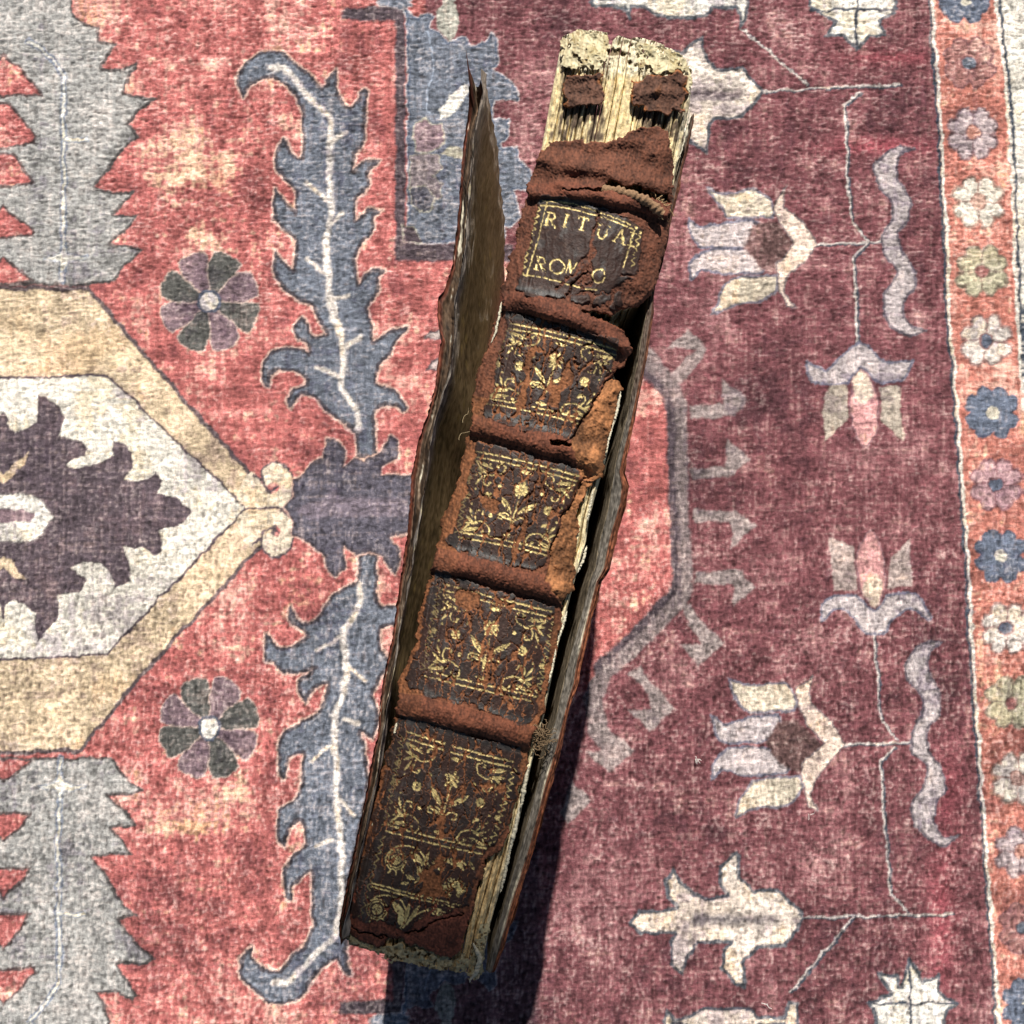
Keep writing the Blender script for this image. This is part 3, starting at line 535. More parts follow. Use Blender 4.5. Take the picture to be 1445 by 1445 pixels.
tcrk = lmask([ZE([(790, 310), (785, 420), (770, 500), (750, 580), (700, 660), (650, 760), (600, 830), (540, 880), (470, 940)]), ZE([(740, 590), (770, 640), (740, 720), (735, 800), (700, 860)]), ZE([(560, 980), (610, 900), (640, 870)])], 3.6)
tcrk = np.clip(tcrk+mask([ZE([(720, 620), (780, 600), (760, 700), (750, 800), (760, 920), (690, 930), (630, 860), (690, 700)]), ZE([(1000, 900), (1150, 850), (1100, 950), (1000, 960)])]), 0, 1)
lose = np.where(tit > 0.5, np.clip(tcrk*(0.4+0.6*(fnoise(sh, 1.5, 1.5, 77) > -0.5)), 0, 1), lose)
bigmiss = mask([ZB([(690, 470), (740, 380), (760, 400), (740, 470), (700, 560), (700, 700), (650, 740), (660, 620)]), ZB([(880, 530), (920, 460), (930, 560), (880, 620), (850, 700), (800, 680), (830, 610)]),
                ZF([(330, 540), (400, 560), (470, 620), (430, 680), (340, 640)]), ZC([(520, 420), (560, 395), (620, 420), (640, 470), (600, 520), (520, 490)]),
                ZH([(720, 620), (800, 560), (860, 600), (850, 700), (800, 760), (700, 700)]), ZG([(880, 610), (960, 600), (930, 670)]), ZG([(430, 870), (500, 860), (470, 960), (530, 990), (450, 1040)]), ZH([(700, 560), (800, 470), (880, 440), (850, 500), (740, 600), (650, 650)])], soft=0.8)
lose = np.clip(lose+bigmiss*(1-tit), 0, 1)
D = np.clip(dark*(1-lose)+flk, 0, 1)
# longitudinal creases along the left side
cre = (fnoise(sh, 30, 1.1, 78) > 0.9)*(aL < 0.2)*(S > 380)
# --- base leather colours
sued = fnoise(sh, 1.2, 1.2, 79); sm = fnoise(sh, 14, 9, 80); sfi = fnoise(sh, 3, 1.0, 81)
SUE, RUST, ORA, BLK, PLM, SLT = lin((96, 58, 42)), lin((116, 70, 44)), lin((138, 92, 58)), lin((36, 29, 26)), lin((52, 34, 28)), lin((72, 70, 68))
t = sstep(420, 620, S+20*sm)[..., None]
leather = SUE*(1-t)+(0.65*SUE+0.35*RUST)*t
bandc = [SW(ZA([(545, 905), (700, 895), (850, 915), (950, 935), (1080, 965), (1250, 1010)])),
         SW(ZB([(560, 165), (680, 170), (800, 200), (930, 245), (1050, 290), (1160, 345), (1225, 400)])),
         SW(ZB([(400, 790), (520, 815), (650, 845), (780, 885), (900, 915), (1010, 950), (1090, 1010)])),
         SW(ZC([(395, 245), (520, 272), (660, 305), (800, 345), (940, 385), (1050, 415), (1115, 440)])),
         SW(ZC([(215, 985), (350, 1010), (500, 1050), (650, 1090), (800, 1130), (960, 1165)]))]
bhw = [12, 15, 16, 17, 16.5]
bh_mm = [1.5, 2.3, 2.1, 2.3, 2.3]
band = np.zeros(sh, np.float32); bid = np.zeros(sh, int)-1; bprox = np.zeros(sh, np.float32)
for i, bc in enumerate(bandc):
    sc_ = np.interp(W, bc[:, 0], bc[:, 1]); d = (S-sc_)/(bhw[i]*(1+0.05*fnoise(sh, 16, 16, 90+i)))
    prof = np.sqrt(np.clip(1-d**2, 0, 1))
    foot = np.exp(-np.clip(np.abs(d)-0.9, 0, 9)**2*8)*0.12
    fadeR = sstep(1.01, 0.93, aL) if i not in (0,) else 1
    hgt = bh_mm[i]*np.maximum(prof, foot)*fadeR
    band = np.maximum(band, hgt); bid[np.abs(d) < 0.98] = i
    bprox = np.maximum(bprox, np.exp(-((np.abs(d)-1.35)/0.28)**2))
isb = (bid >= 0)
leather = leather*(1-0.6*isb[..., None])+0.6*isb[..., None]*lin((98, 54, 38))
expo = mask([ZB([(1140, 545), (1180, 600), (1170, 720), (1110, 950), (1085, 1080), (990, 1060), (950, 960), (930, 880), (1020, 710), (1080, 620)]),
             ZF([(1110, 430), (1200, 440), (1150, 500), (1100, 640), (1085, 1000), (1062, 1310), (960, 1390), (900, 1330), (850, 1200), (855, 1020), (950, 800), (1060, 540)])], soft=1.5)
expo = np.clip(expo, 0, 1)
leather = leather*(1-expo[..., None])+expo[..., None]*(ORA*(0.9+0.12*sm[..., None]))
rus = (1-0.75*isb)*sstep(0.2, 0.9, aL*0+lose*dark*(S > 400)+0.8*(aL < 0.16)*(S > 560)+0.7*(aL > 0.86)*(S > 850)*(S < 1130))
leather = leather*(1-rus[..., None])+rus[..., None]*(RUST*0.6+ORA*0.32)
bot = sstep(1262, 1275, S+6*sm)[..., None]; leather = leather*(1-bot)+bot*lin((104, 58, 44))
scr = np.clip(m_sl+m_sr, 0, 1)[..., None]; edgeo = sstep(0.5, 1.6, 0.5*fnoise(sh, 9, 9, 82)+2.2*(1-mask([scrapL, scrapR], soft=7)))[..., None]
leather = leather*(1-scr)+scr*(lin((88, 60, 47))*(1-edgeo)+lin((140, 86, 46))*edgeo)
lv = 1+0.20*sued+0.14*sm+0.18*sfi
leather = leather*np.clip(lv, 0.5, 1.6)[..., None]
# --- dark finish: plum black, slate where burnished beside the bands
slate = np.clip(bprox*0.95+0.5*sstep(0.6, 1.5, fnoise(sh, 12, 6, 83)+0.3*fnoise(sh, 2, 2, 84)), 0, 1)
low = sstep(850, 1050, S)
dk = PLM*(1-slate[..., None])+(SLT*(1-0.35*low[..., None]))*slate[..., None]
dk = dk*(1-0.5*((cell > 0.6)*(tit < 0.5))[..., None])+0.5*((cell > 0.6)*(tit < 0.5))[..., None]*BLK
scuf = sstep(1.3, 2.4, fnoise(sh, 0.8, 2.0, 85)+0.5*fnoise(sh, 8, 8, 86)); dk = dk*(1-0.35*scuf[..., None])+0.35*scuf[..., None]*lin((118, 96, 84))
dk *= (1+0.14*fnoise(sh, 2, 2, 87))[..., None]
# --- gilt tooling, drawn in photo pixels
gl = newc([0.0]); gl.X = W+0.35*fnoise(sh, 1.5, 1.5, 88); gl.Y = S+0.35*fnoise(sh, 1.5, 1.5, 89)
def gline(p, wd=1.7, sm_=False): gl.line(spline(SW(p), 5, False) if sm_ else SW(p), (1.0,), wd, soft=0.5)
def gfill(p): gl.fill(spline(SW(p), 4), (1.0,), soft=0.5)
def gdot(p, r): q = SW([p])[0]; gl.disc(q[0], q[1], r, (1.0,), soft=0.5)
class Panel:
    def __init__(s, TL, TR, BR, BL, sag=0.0): s.q = [np.array(v, float) for v in (TL, TR, BR, BL)]; s.sag = sag
    def __call__(s, a, b):
        TL, TR, BR, BL = s.q; p = (TL*(1-a)+TR*a)*(1-b)+(BL*(1-a)+BR*a)*b
        return tuple(p+s.sag*4*a*(1-a)*np.array([-0.2125, 0.977]))
    def pts(s, L): return [s(a, b) for a, b in L]
def leafg(p0, p1, wd, cut=True):
    p0 = np.array(p0); p1 = np.array(p1); u = p1-p0; v = np.array([-u[1], u[0]])/np.linalg.norm(u)*wd*0.85
    gfill([p0, p0+u*0.3+v*0.8, p0+u*0.65+v, p1, p0+u*0.6-v, p0+u*0.25-v*0.7])
    if cut: gl.line(SW([p0+u*0.1, p0+u*0.85]), (0.0,), 0.7, soft=0.4)
def rosette(c, r, n=8):
    for i in range(n):
        a = 2*math.pi*i/n; gdot((c[0]+r*0.68*math.cos(a), c[1]+r*0.68*math.sin(a)), r*0.32)
    gdot(c, r*0.25)
def scroll(Pn, fx, fy):
    f = lambda u_, v_: Pn(1-u_ if fx > 0 else u_, v_ if fy > 0 else 1-v_)
    gline([f(.02, .085), f(.10, .18), f(.19, .215), f(.28, .17), f(.305, .09), f(.26, .055), f(.225, .085)], 1.6, True); gdot(f(.23, .095), 1.9)
    leafg(f(.19, .13), f(.01, .07), 2.8); leafg(f(.17, .19), f(.02, .16), 2.2); leafg(f(.13, .17), f(.02, .26), 2.1, False)
    gline([f(.15, .19), f(.12, .27), f(.13, .335), f(.18, .345), f(.195, .30)], 1.5, True); gdot(f(.185, .31), 1.6)
    leafg(f(.10, .24), f(.05, .36), 1.7, False); gdot(f(.06, .405), 1.5); gdot(f(.155, .085), 1.3)
def compartment(Pn, full=True, zig=True):
    for b0 in (-0.035, 0.03, 0.955, 1.02): gline([Pn(a, b0) for a in np.linspace(0.0, 1.0, 7)], 2.0)
    fl = Pn(.505, .31); u = np.array(Pn(.505, .6))-fl; u /= np.linalg.norm(u)
    for i in range(9):
        a = 2*math.pi*i/9+0.3; d = np.array([math.cos(a), math.sin(a)]); leafg(np.array(fl)+d*2.5, np.array(fl)+d*(13.5 if i % 2 else 11), 2.6, i % 2 == 0)
    gdot(fl, 2.4)
    gline([Pn(.505, .38), Pn(.51, .5), Pn(.505, .62), Pn(.505, .76)], 1.8, True)
    leafg(Pn(.48, .63), Pn(.33, .44), 4.2); leafg(Pn(.53, .61), Pn(.70, .43), 4.2)
    gline([Pn(.5, .72), Pn(.44, .64), Pn(.36, .64), Pn(.35, .70), Pn(.39, .71)], 1.7, True); leafg(Pn(.49, .7), Pn(.36, .66), 2.2, False)
    gline([Pn(.51, .72), Pn(.57, .65), Pn(.63, .66), Pn(.63, .72), Pn(.6, .72)], 1.7, True)
    leafg(Pn(.505, .62), Pn(.505, .82), 2.2, False)
    rosette(Pn(.2, .48), 6.8); rosette(Pn(.82, .48), 6.8)
    for q in ((.29, .32), (.717, .30), (.27, .69), (.84, .67)): gdot(Pn(*q), 2.7)
    for q in ((.498, .09), (.498, .89)):
        leafg(Pn(q[0]-.05, q[1]), Pn(q[0]+.06, q[1]), 3.2, False)
    for fx in (1, -1):
        for fy in (1, -1): scroll(Pn, fx, fy)
    if zig:
        n = 13
        for sx in (-.035, 1.03): gline([Pn(sx+(0.035 if i % 2 else -0.02), 0.02+0.95*i/(2*n)) for i in range(2*n+1)], 1.1)
        rosette(Pn(-.01, .5), 6, 6); rosette(Pn(-.02, .3), 4, 6); rosette(Pn(1.02, .6), 4, 6)
P2 = Panel((719, 460), (869, 498), (832, 600), (686, 567), -3); P3 = Panel((672, 641), (817, 676), (777, 783), (648, 756), -2)
P4 = Panel((625, 828), (777, 867), (751, 987), (600, 951), 1); P5 = Panel((573, 1037), (722, 1079), (684, 1203), (546, 1170), 2)
for Pn in (P2, P3, P4, P5): compartment(Pn)
# lower friezes with fruit and leaf sprays
def fruit(c, r):
    for rr in (r, r*0.78): gline([(c[0]+rr*math.cos(a), c[1]+rr*math.sin(a)) for a in np.linspace(0, 2*math.pi, 18)], 1.3)
    gdot(c, r*0.5)
    for i in range(-2, 3):
        gl.line(SW([(c[0]+i*r*.2-r*.4, c[1]-r*.5), (c[0]+i*r*.2+r*.4, c[1]+r*.5)]), (0.0,), 0.6, soft=0.3)
        gl.line(SW([(c[0]+i*r*.2+r*.4, c[1]-r*.5), (c[0]+i*r*.2-r*.4, c[1]+r*.5)]), (0.0,), 0.6, soft=0.3)
    for a in (60, 90, 120): leafg(c, (c[0]+1.5*r*math.cos(math.radians(a)), c[1]+1.5*r*math.sin(math.radians(a))), 1.5, False) if 0 else gline([(c[0]+r*math.cos(math.radians(a)), c[1]+r*math.sin(math.radians(a))), (c[0]+1.45*r*math.cos(math.radians(a)), c[1]+1.45*r*math.sin(math.radians(a)))], 1.8)
def frieze(dx, dy):
    T = lambda p: [(x+dx, y+dy) for x, y in ZH(p)]
    fruit(T([(492, 462)])[0], 14.5)
    gline(T([(430, 420), (470, 370), (540, 350), (620, 360), (680, 390), (715, 450), (720, 530), (680, 600), (640, 640)]), 1.7, True)
    gfill(T([(610, 400), (660, 420), (700, 470), (705, 540), (680, 590), (655, 560), (660, 500), (630, 470)]))
    for a_, b_, wd in ((((700, 590)), ((750, 400)), 3.4), ((720, 580), (830, 430), 3.4), ((600, 640), (530, 650), 3), ((640, 620), (570, 580), 3), ((660, 600), (690, 640), 2)):
        leafg(*T([a_, b_]), wd)
    gline(T([(700, 600), (790, 510), (880, 465), (980, 460), (1040, 500)]), 1.8, True)
    gfill(T([(880, 465), (950, 450), (1010, 490), (1025, 550), (990, 520), (930, 500)]))
    leafg(*T([(1110, 540), (1060, 470)]), 3)
    leafg(*T([(820, 535), (875, 540)]), 3, False)
    c = np.array(T([(945, 705)])[0])
    for a in range(190, 361, 17): leafg(c+np.array([math.cos(math.radians(a)), math.sin(math.radians(a))])*4, c+np.array([math.cos(math.radians(a)), math.sin(math.radians(a))])*19, 2.6, False)
    for a in (20, 50, 130, 160): leafg(c+np.array([math.cos(math.radians(a)), math.sin(math.radians(a))])*4, c+np.array([math.cos(math.radians(a)), math.sin(math.radians(a))])*13, 2.0, False)
frieze(0, 0); frieze(-26.5, 70)
for y0 in (0, 1):
    for off in (0, 5): gline([(524-y0*0+0, 1246+off), (585, 1262+off), (648, 1277+off)], 1.8)
n = 22; gline([(540+(-2 if i % 2 else 4)-i*1.55, 1180+i*5.4) for i in range(n)], 1.2)
# title piece: double rule, zigzags and lettering
gline(ZE([(365, 240), (480, 250), (620, 270), (780, 318), (940, 378), (1105, 452)]), 1.7, True)
gline(ZE([(350, 278), (480, 285), (620, 312), (780, 352), (940, 405), (1085, 468)]), 2.0, True)
gline(ZE([(400, 245), (335, 530), (240, 825)]), 1.6); gline(ZE([(1085, 470), (1040, 620), (1000, 765)]), 1.2)
gline(ZE([(215, 822), (350, 838), (470, 868), (600, 905), (700, 932), (790, 938)]), 1.7, True)
gline([ZE([(335+(22 if i % 2 else -12)-i*6.6, 285+i*25)])[0] for i in range(22)], 1.2)
gline([ZE([(1112+(22 if i % 2 else -12)-i*5.0, 500+i*26)])[0] for i in range(11)], 1.1)
for c_ in ((1100, 450), (1130, 490), (1075, 500)): gdot(ZE([c_])[0], 2.0)
def glyph(org, wv, hv, strokes):
    org = np.array(org, float); wv = np.array(wv, float); hv = np.array(hv, float)
    for wd, L, s_ in strokes: gline([tuple(org+wv*x+hv*y) for x, y in L], wd, s_)
th, tn = 2.9, 1.25
GL = {
 'R': [(th, [(.22, 0), (.22, 1)], False), (tn, [(.05, 0), (.4, 0)], False), (tn, [(.05, 1), (.4, 1)], False), (1.8, [(.22, 1), (.6, 1), (.8, .76), (.6, .52), (.22, .5)], True), (th, [(.5, .5), (.72, .18), (.98, 0)], True)],
 'I': [(th, [(.5, 0), (.5, 1)], False), (tn, [(.25, 0), (.75, 0)], False), (tn, [(.25, 1), (.75, 1)], False)],
 'T': [(th, [(.5, 0), (.5, 1)], False), (tn, [(.3, 0), (.7, 0)], False), (1.5, [(.02, .8), (.05, 1), (.95, 1), (.98, .8)], False)],
 'U': [(th, [(.2, 1), (.2, .3), (.35, .04), (.6, .02), (.8, .25), (.82, .6)], True), (tn, [(.82, .3), (.82, 1)], False), (tn, [(.02, 1), (.38, 1)], False), (tn, [(.65, 1), (1, 1)], False)],
 'A': [(tn, [(.05, 0), (.5, 1)], False), (th, [(.5, 1), (.9, 0)], False), (tn, [(.22, .36), (.72, .36)], False), (tn, [(-.05, 0), (.2, 0)], False), (tn, [(.72, 0), (1.05, 0)], False)],
 'L': [(th, [(.25, 0), (.25, 1)], False), (tn, [(.05, 1), (.45, 1)], False), (1.4, [(.05, 0), (.8, 0), (.9, .25)], False)],
 'O': [(2.0, [(.5, 1.02), (.15, .85), (.03, .5), (.15, .15), (.5, -.02), (.85, .15), (.97, .5), (.85, .85), (.5, 1.02)], True), (1.4, [(.08, .7), (.04, .5), (.08, .3)], False), (1.4, [(.92, .7), (.96, .5), (.92, .3)], False)],
 'M': [(tn, [(.1, 0), (.16, 1)], False), (th, [(.16, 1), (.5, .1)], False), (tn, [(.5, .1), (.85, 1)], False)],
}
wv = np.array((17.0, 4.6)); hv = np.array((4.2, -17.2))
for ch, x, y, kx in (('R', 372, 424, 1), ('I', 500, 436, .75), ('T', 628, 458, .85), ('U', 772, 520, 1.05), ('A', 918, 556, .95), ('L', 1028, 584, .95)):
    glyph(ZE([(x, y)])[0], wv*kx, hv*(1.08 if ch == 'U' else 1.02), GL[ch])
for ch, x, y, kx in (('R', 292, 772, 1), ('O', 408, 792, 1.25), ('M', 540, 800, .9), ('O', 742, 868, 1.05)):
    glyph(ZE([(x, y)])[0], wv*kx, hv*(1.1 if ch == 'O' else 1.0), GL[ch])
gilt = gl.c[..., 0]*dark*(1-np.clip(lose*1.2, 0, 1))
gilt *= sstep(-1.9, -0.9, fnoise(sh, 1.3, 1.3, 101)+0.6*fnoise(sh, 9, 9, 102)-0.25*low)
rub = sstep(0.1, 0.17, aL)*0.75+0.25; gilt *= np.where(tit > 0.5, 1, np.clip(rub, 0, 1))
# --- assemble leather sheet
cn = fnoise(sh, 4, 4, 203); cn2 = fnoise(sh, 1.6, 1.6, 204); cn3 = fnoise(sh, 9, 9, 205)
crc = lin((208, 196, 160))*np.clip(1+0.10*cn+0.14*cn2, 0.4, 1.3)[..., None]
pit = sstep(0.7, 1.5, 0.7*cn+0.5*cn2+0.4*cn3)[..., None]; crc = crc*(1-0.75*pit)+0.75*pit*lin((112, 88, 50))
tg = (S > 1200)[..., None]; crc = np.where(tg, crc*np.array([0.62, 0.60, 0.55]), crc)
ylw = sstep(0.2, 1.4, cn3+0.3*cn2)[..., None]*(S < 1200)[..., None]; crc = crc*(1-0.4*ylw)+0.4*ylw*lin((178, 162, 110))
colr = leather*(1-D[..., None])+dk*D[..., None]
cracks = lmask([ZH([(150, 960), (220, 1030), (300, 1035), (360, 1055), (430, 1050), (470, 1085), (560, 1100)]), ZH([(560, 1060), (700, 1000), (800, 950), (900, 915), (1000, 905), (1030, 890)]),
                ZF([(1150, 400), (1060, 560), (960, 760), (880, 960), (850, 1050)]), ZB([(1140, 545), (1060, 640), (1000, 740), (940, 850), (900, 880)]), ZA([(840, 890), (780, 900), (700, 890)]), ZE([(560, 980), (640, 870), (700, 800)])], 1.8)
colr = colr*(1-0.8*cracks[..., None])+0.8*cracks[..., None]*lin((30, 18, 14))
gf = mask([ZH([(400, 1080), (480, 1060), (560, 1100), (540, 1150), (430, 1160), (380, 1140)])], soft=3)
stv = sstep(0.2, 1.3, fnoise(sh, 16, 1.0, 212)+0.4*fnoise(sh, 4, 1, 213))[..., None]; crc = crc*(1-0.35*stv)+0.35*stv*lin((140, 112, 70))
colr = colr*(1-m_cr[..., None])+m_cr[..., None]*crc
gold = lin((222, 198, 134))*np.clip(1+0.24*fnoise(sh, 3, 3, 210)+0.12*fnoise(sh, 1, 1, 211), 0.4, 1.3)[..., None]; colr = colr*(1-gilt[..., None])+gilt[..., None]*gold
cur = 0.10*np.clip(1-(f2-f1)*3.0, 0, 1)*D                     # flakes curl at the rim
H = 1.15+0.30*D+cur+0.10*gilt*0-0.08*gilt+band-0.55*expo-0.9*cracks-0.12*cre-2.6*gf
H += (0.05-0.04*D)*sued+(0.12-0.08*D)*sm+0.05*fnoise(sh, 5, 2.5, 103)*(1-D)+0.10*fnoise(sh, 3.5, 3.5, 104)*expo+0.16*fnoise(sh, 12, 12, 105)*(isb & (S < 460))
H += 1.1*np.exp(-((S-215)/14)**2)*(S < 260)+0.25*fnoise(sh, 10, 16, 106)*(S < 270)
H += 0.5*scr[..., 0]*(-0.5+0.35*fnoise(sh, 7, 7, 107))
H += 0.5*mask([ZB([(600, 80), (1200, 150), (1340, 150), (1200, 215), (1000, 215), (700, 130)])], soft=6)
cs = mask([body, scrapL, scrapR], soft=2.2, smooth=False)*(1-np.clip(mask([tear1, tear2, tear3], soft=2.0, smooth=False), 0, 1))
H = H*(1-m_cr)+m_cr*(0.45+0.12*cn+0.07*cn2+0.22*cn3-0.35*pit[..., 0])
H = H*0.25+0.75*H*sstep(0.5, 0.95, np.maximum(cs, m_cr))+0.05
gloss = np.clip(D*(0.6+0.4*slate)*(1-gilt), 0, 1)
torn = (1-m_cr)*sstep(0.95, 0.55, cs)*(fnoise(sh, 2, 2, 108)*0.2+0.8); colr = colr*(1-0.6*torn[..., None])+0.6*torn[..., None]*lin((150, 86, 48))
# --- part ids
part = np.zeros(sh, np.int8)                                    # 0 spine leather
for i, n_ in enumerate(('title', 'p2', 'p3', 'p4', 'p5')): part[MZ[n_] > 0.5] = 1+i
part[(bid >= 0) & ~((bid == 0) & (S > 9999))] = 6+bid[bid >= 0]
part[(m_sl > 0.4) & (S < 180)] = 11; part[(m_sr > 0.4) & (S < 180)] = 12
part[(part == 0) & (S < 262-0.0*W) & (S > 150)] = 13; part[(m_cr > 0.4) & (aL < 0.45)] = 14; part[(m_cr > 0.4) & (aL >= 0.45)] = 15; part[(m_cr > 0.4) & (S > 1000)] = 16

def leathermat(name):
    N = Nodes(name); a = N.attr('Col'); n1 = N.noise(1500, 3, 0.65); n2 = N.noise(5200, 2, 0.6)
    c1 = N.mixc(1.0, a.outputs['Color'], N.map(n1.outputs[0], 0.3, 0.7, 0.82, 1.17), 'MULTIPLY')
    N.l(c1, N.b.inputs['Base Color'])
    g = N.attr('gilt'); l = N.attr('gloss')
    r1 = N.map(l.outputs['Fac'], 0, 1, 0.84, 0.48)
    mx = N.n('ShaderNodeMix'); N.l(g.outputs['Fac'], mx.inputs[0]); N.l(r1, mx.inputs[2]); mx.inputs[3].default_value = 0.42
    N.l(mx.outputs[0], N.b.inputs['Roughness']); N.l(N.map(g.outputs['Fac'], 0, 1, 0, 0.4), N.b.inputs['Metallic'])
    N.b.inputs['Specular IOR Level'].default_value = 0.33
    ad = N.n('ShaderNodeMath', operation='MULTIPLY_ADD'); N.l(n2.outputs[0], ad.inputs[0]); ad.inputs[1].default_value = 0.5; N.l(n1.outputs[0], ad.inputs[2])
    N.bump(ad.outputs[0], 0.4, 0.0002); return N.m
M_LEA = leathermat('old_leather')
def pmat(name, rough=0.9, sc1=1800, bs=0.6, contrast=0.25, st=None):
    N = Nodes(name); a = N.attr('Col'); v = scaled(N, *st) if st else None
    n1 = N.noise(sc1, 4, 0.65, v)
    c1 = N.mixc(1.0, a.outputs['Color'], N.map(n1.outputs[0], 0.3, 0.7, 1-contrast, 1+contrast), 'MULTIPLY')
    N.l(c1, N.b.inputs['Base Color']); N.b.inputs['Roughness'].default_value = rough; N.b.inputs['Specular IOR Level'].default_value = 0.25
    N.bump(n1.outputs[0], bs, 0.0003); return N.m
M_PAP = pmat('old_paper'); M_BRD = pmat('board_surface', 0.7, 1500, 0.8, 0.42, (1.2, 0.4, 0.8)); M_CRD = pmat('hemp_cord', 0.9, 2600, 0.6, 0.3)

base = P(*[float(v) for v in PX(700, 0)], HB); BASE = np.array([base[0], base[1], 0.0])
book = bpy.data.objects.new('antique_book', None); C.objects.link(book); book.location = BASE
tag(book, 'worn antique leather book standing on its fore edge, torn spine with gilt title facing up', 'book')
def part_obj(name, co, q, mat, parent=None, label=None, **kw):
    co = np.asarray(co).reshape(-1, 3)-BASE
    o = mesh_obj(name, co, q, mat, parent or book, **kw)
    if label: o['label'] = label
    return o

gs = np.arange(24, 1388, 1.0); gw = np.arange(-128, 132, 1.0)
GS, GW = np.meshgrid(gs, gw, indexing='ij')
u = (GW-W0)*k; v = (GS-S0)*k
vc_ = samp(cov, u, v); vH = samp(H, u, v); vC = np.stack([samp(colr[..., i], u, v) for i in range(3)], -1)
vG = samp(gilt, u, v); vL = samp(gloss, u, v); vp = part[np.clip((v+0.5).astype(int), 0, sh[0]-1), np.clip((u+0.5).astype(int), 0, sh[1]-1)]
zz = crown(GS, GW)-0.0012+vH*0.001
over = np.maximum(GW-RE(GS), LE(GS)-GW); zz -= np.clip(over, 0, 9)*0.00012
ppx, ppy = PX(GS, GW); XYZ = P(ppx, ppy, zz)
q = gridq(*GS.shape)
keep = (vc_.ravel()[q].min(1) > 0.35); q = q[keep]; pid = vp.ravel()[q[:, 0]]
names = {0: ('spine_leather', None), 1: ('title_label', 'dark title label lettered in gilt between the first two raised bands'), 2: ('gilt_panel', 'dark flaking gilt panel just below the title label band'), 3: ('gilt_panel', 'dark flaking gilt panel third from the head'),
         4: ('gilt_panel', 'dark cracked gilt panel fourth from the head'), 5: ('gilt_panel', 'dark gilt panel at the tail with fruit friezes'), 6: ('raised_band', 'torn raised band above the title with cord exposed'), 7: ('raised_band', None), 8: ('raised_band', None), 9: ('raised_band', None), 10: ('raised_band', None),
         11: ('leather_scrap', 'small brown leather scrap on the bare head, left'), 12: ('leather_scrap', 'larger brown leather scrap on the bare head, right'), 13: ('leather_flap', 'brown suede flap torn across below the bare paper head'), 14: ('glue_crust', 'pale crumbling glue crust at the head, left of the notch'), 15: ('glue_crust', 'pale crumbling glue crust at the head, right of the notch'), 16: ('frayed_edge', 'grey frayed paper edge at the tail')}
for pi in range(17):
    f = q[pid == pi]
    if len(f) == 0: continue
    used, inv = np.unique(f.ravel(), return_inverse=True)
    nm, lb = names[pi]
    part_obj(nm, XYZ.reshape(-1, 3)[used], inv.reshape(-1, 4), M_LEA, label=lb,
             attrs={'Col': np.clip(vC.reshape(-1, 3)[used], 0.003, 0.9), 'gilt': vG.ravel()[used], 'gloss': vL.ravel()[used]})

# ------------------------------------------------------------------ sewn paper sections
TBL = edgefn([(793, 52), (778, 131), (764, 208), (750, 262), (742, 300), (727, 366), (714, 410), (704, 463), (686, 499), (672, 557), (668, 600), (660, 637), (647, 693), (633, 730), (622, 779), (600, 858), (586, 922), (569, 969), (562, 1020), (552, 1066), (533, 1130), (519, 1175), (506, 1229), (495, 1267), (488, 1306), (492, 1335)])
TBR = edgefn([(976, 105), (974, 144), (965, 190), (953, 247), (947, 283), (933, 350), (917, 400), (893, 430), (868, 465), (861, 500), (866, 530), (876, 552), (864, 604), (855, 650), (843, 690), (831, 735), (827, 765), (813, 812), (801, 858), (789, 907), (779, 955), (768, 1010), (751, 1075), (731, 1166), (708, 1249), (692, 1304), (676, 1382)])
hd = SW([(789, 60), (793, 52), (810, 44), (835, 42), (857, 46), (859, 66), (866, 56), (872, 50), (888, 54), (904, 52), (927, 59), (945, 67), (957, 75), (968, 86), (977, 100)])
tl = SW([(480, 1322), (488, 1332), (510, 1338), (530, 1344), (550, 1356), (573, 1357), (600, 1366), (633, 1369), (655, 1368), (668, 1384), (678, 1380)])
headS = lambda w_: np.interp(w_, hd[:, 0], hd[:, 1]); tailS = lambda w_: np.interp(w_, tl[:, 0], tl[:, 1])
pn = {i: fnoise(sh, *a, 120+i) for i, a in enumerate([(40, 1.0), (14, 0.9), (5, 1.2), (9, 9), (3, 3), (1.5, 1.5), (20, 20)])}
glue = mask([ZA([(690, 470), (900, 460), (910, 640), (820, 655), (650, 640)]), ZA([(1060, 480), (1320, 480), (1290, 700), (1240, 620), (1100, 570)]), ZA([(690, 300), (700, 240), (760, 230), (700, 470)])], soft=4)
lump = sstep(92, 70, S+8*pn[3]+4*pn[4])
pc = lin((226, 206, 160))*np.clip(1+0.10*pn[0]+0.10*pn[1], 0.4, 1.3)[..., None]
pc = pc*(1-lump[..., None])+lump[..., None]*lin((218, 208, 180))
hole = sstep(0.9, 1.5, pn[3]*0.8+pn[4]*0.6-0.2)*lump
stk = sstep(0.55, 1.6, pn[0]*0.6+pn[1]*0.7+pn[2]*0.35)*(1-lump)
gm = glue*sstep(-0.9, 0.3, 0.6*pn[1]+0.5*pn[2]+0.3*pn[3]+0.25)
pc = pc*(1-0.8*hole[..., None])+0.8*hole[..., None]*lin((96, 74, 40))
pc = pc*(1-0.62*stk[..., None])+0.62*stk[..., None]*lin((104, 74, 44))
pc = pc*(1-0.9*gm[..., None])+0.9*gm[..., None]*lin((74, 58, 52))
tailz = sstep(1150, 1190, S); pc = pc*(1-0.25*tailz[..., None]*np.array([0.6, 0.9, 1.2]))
side = sstep(0.04, -0.02, aL)+sstep(0.965, 0.985, aL); pc = pc*(1-0.3*np.clip(side, 0, 1)[..., None])+0.3*np.clip(side, 0, 1)[..., None]*lin((205, 200, 180))
pc *= (1+0.12*pn[5])[..., None]
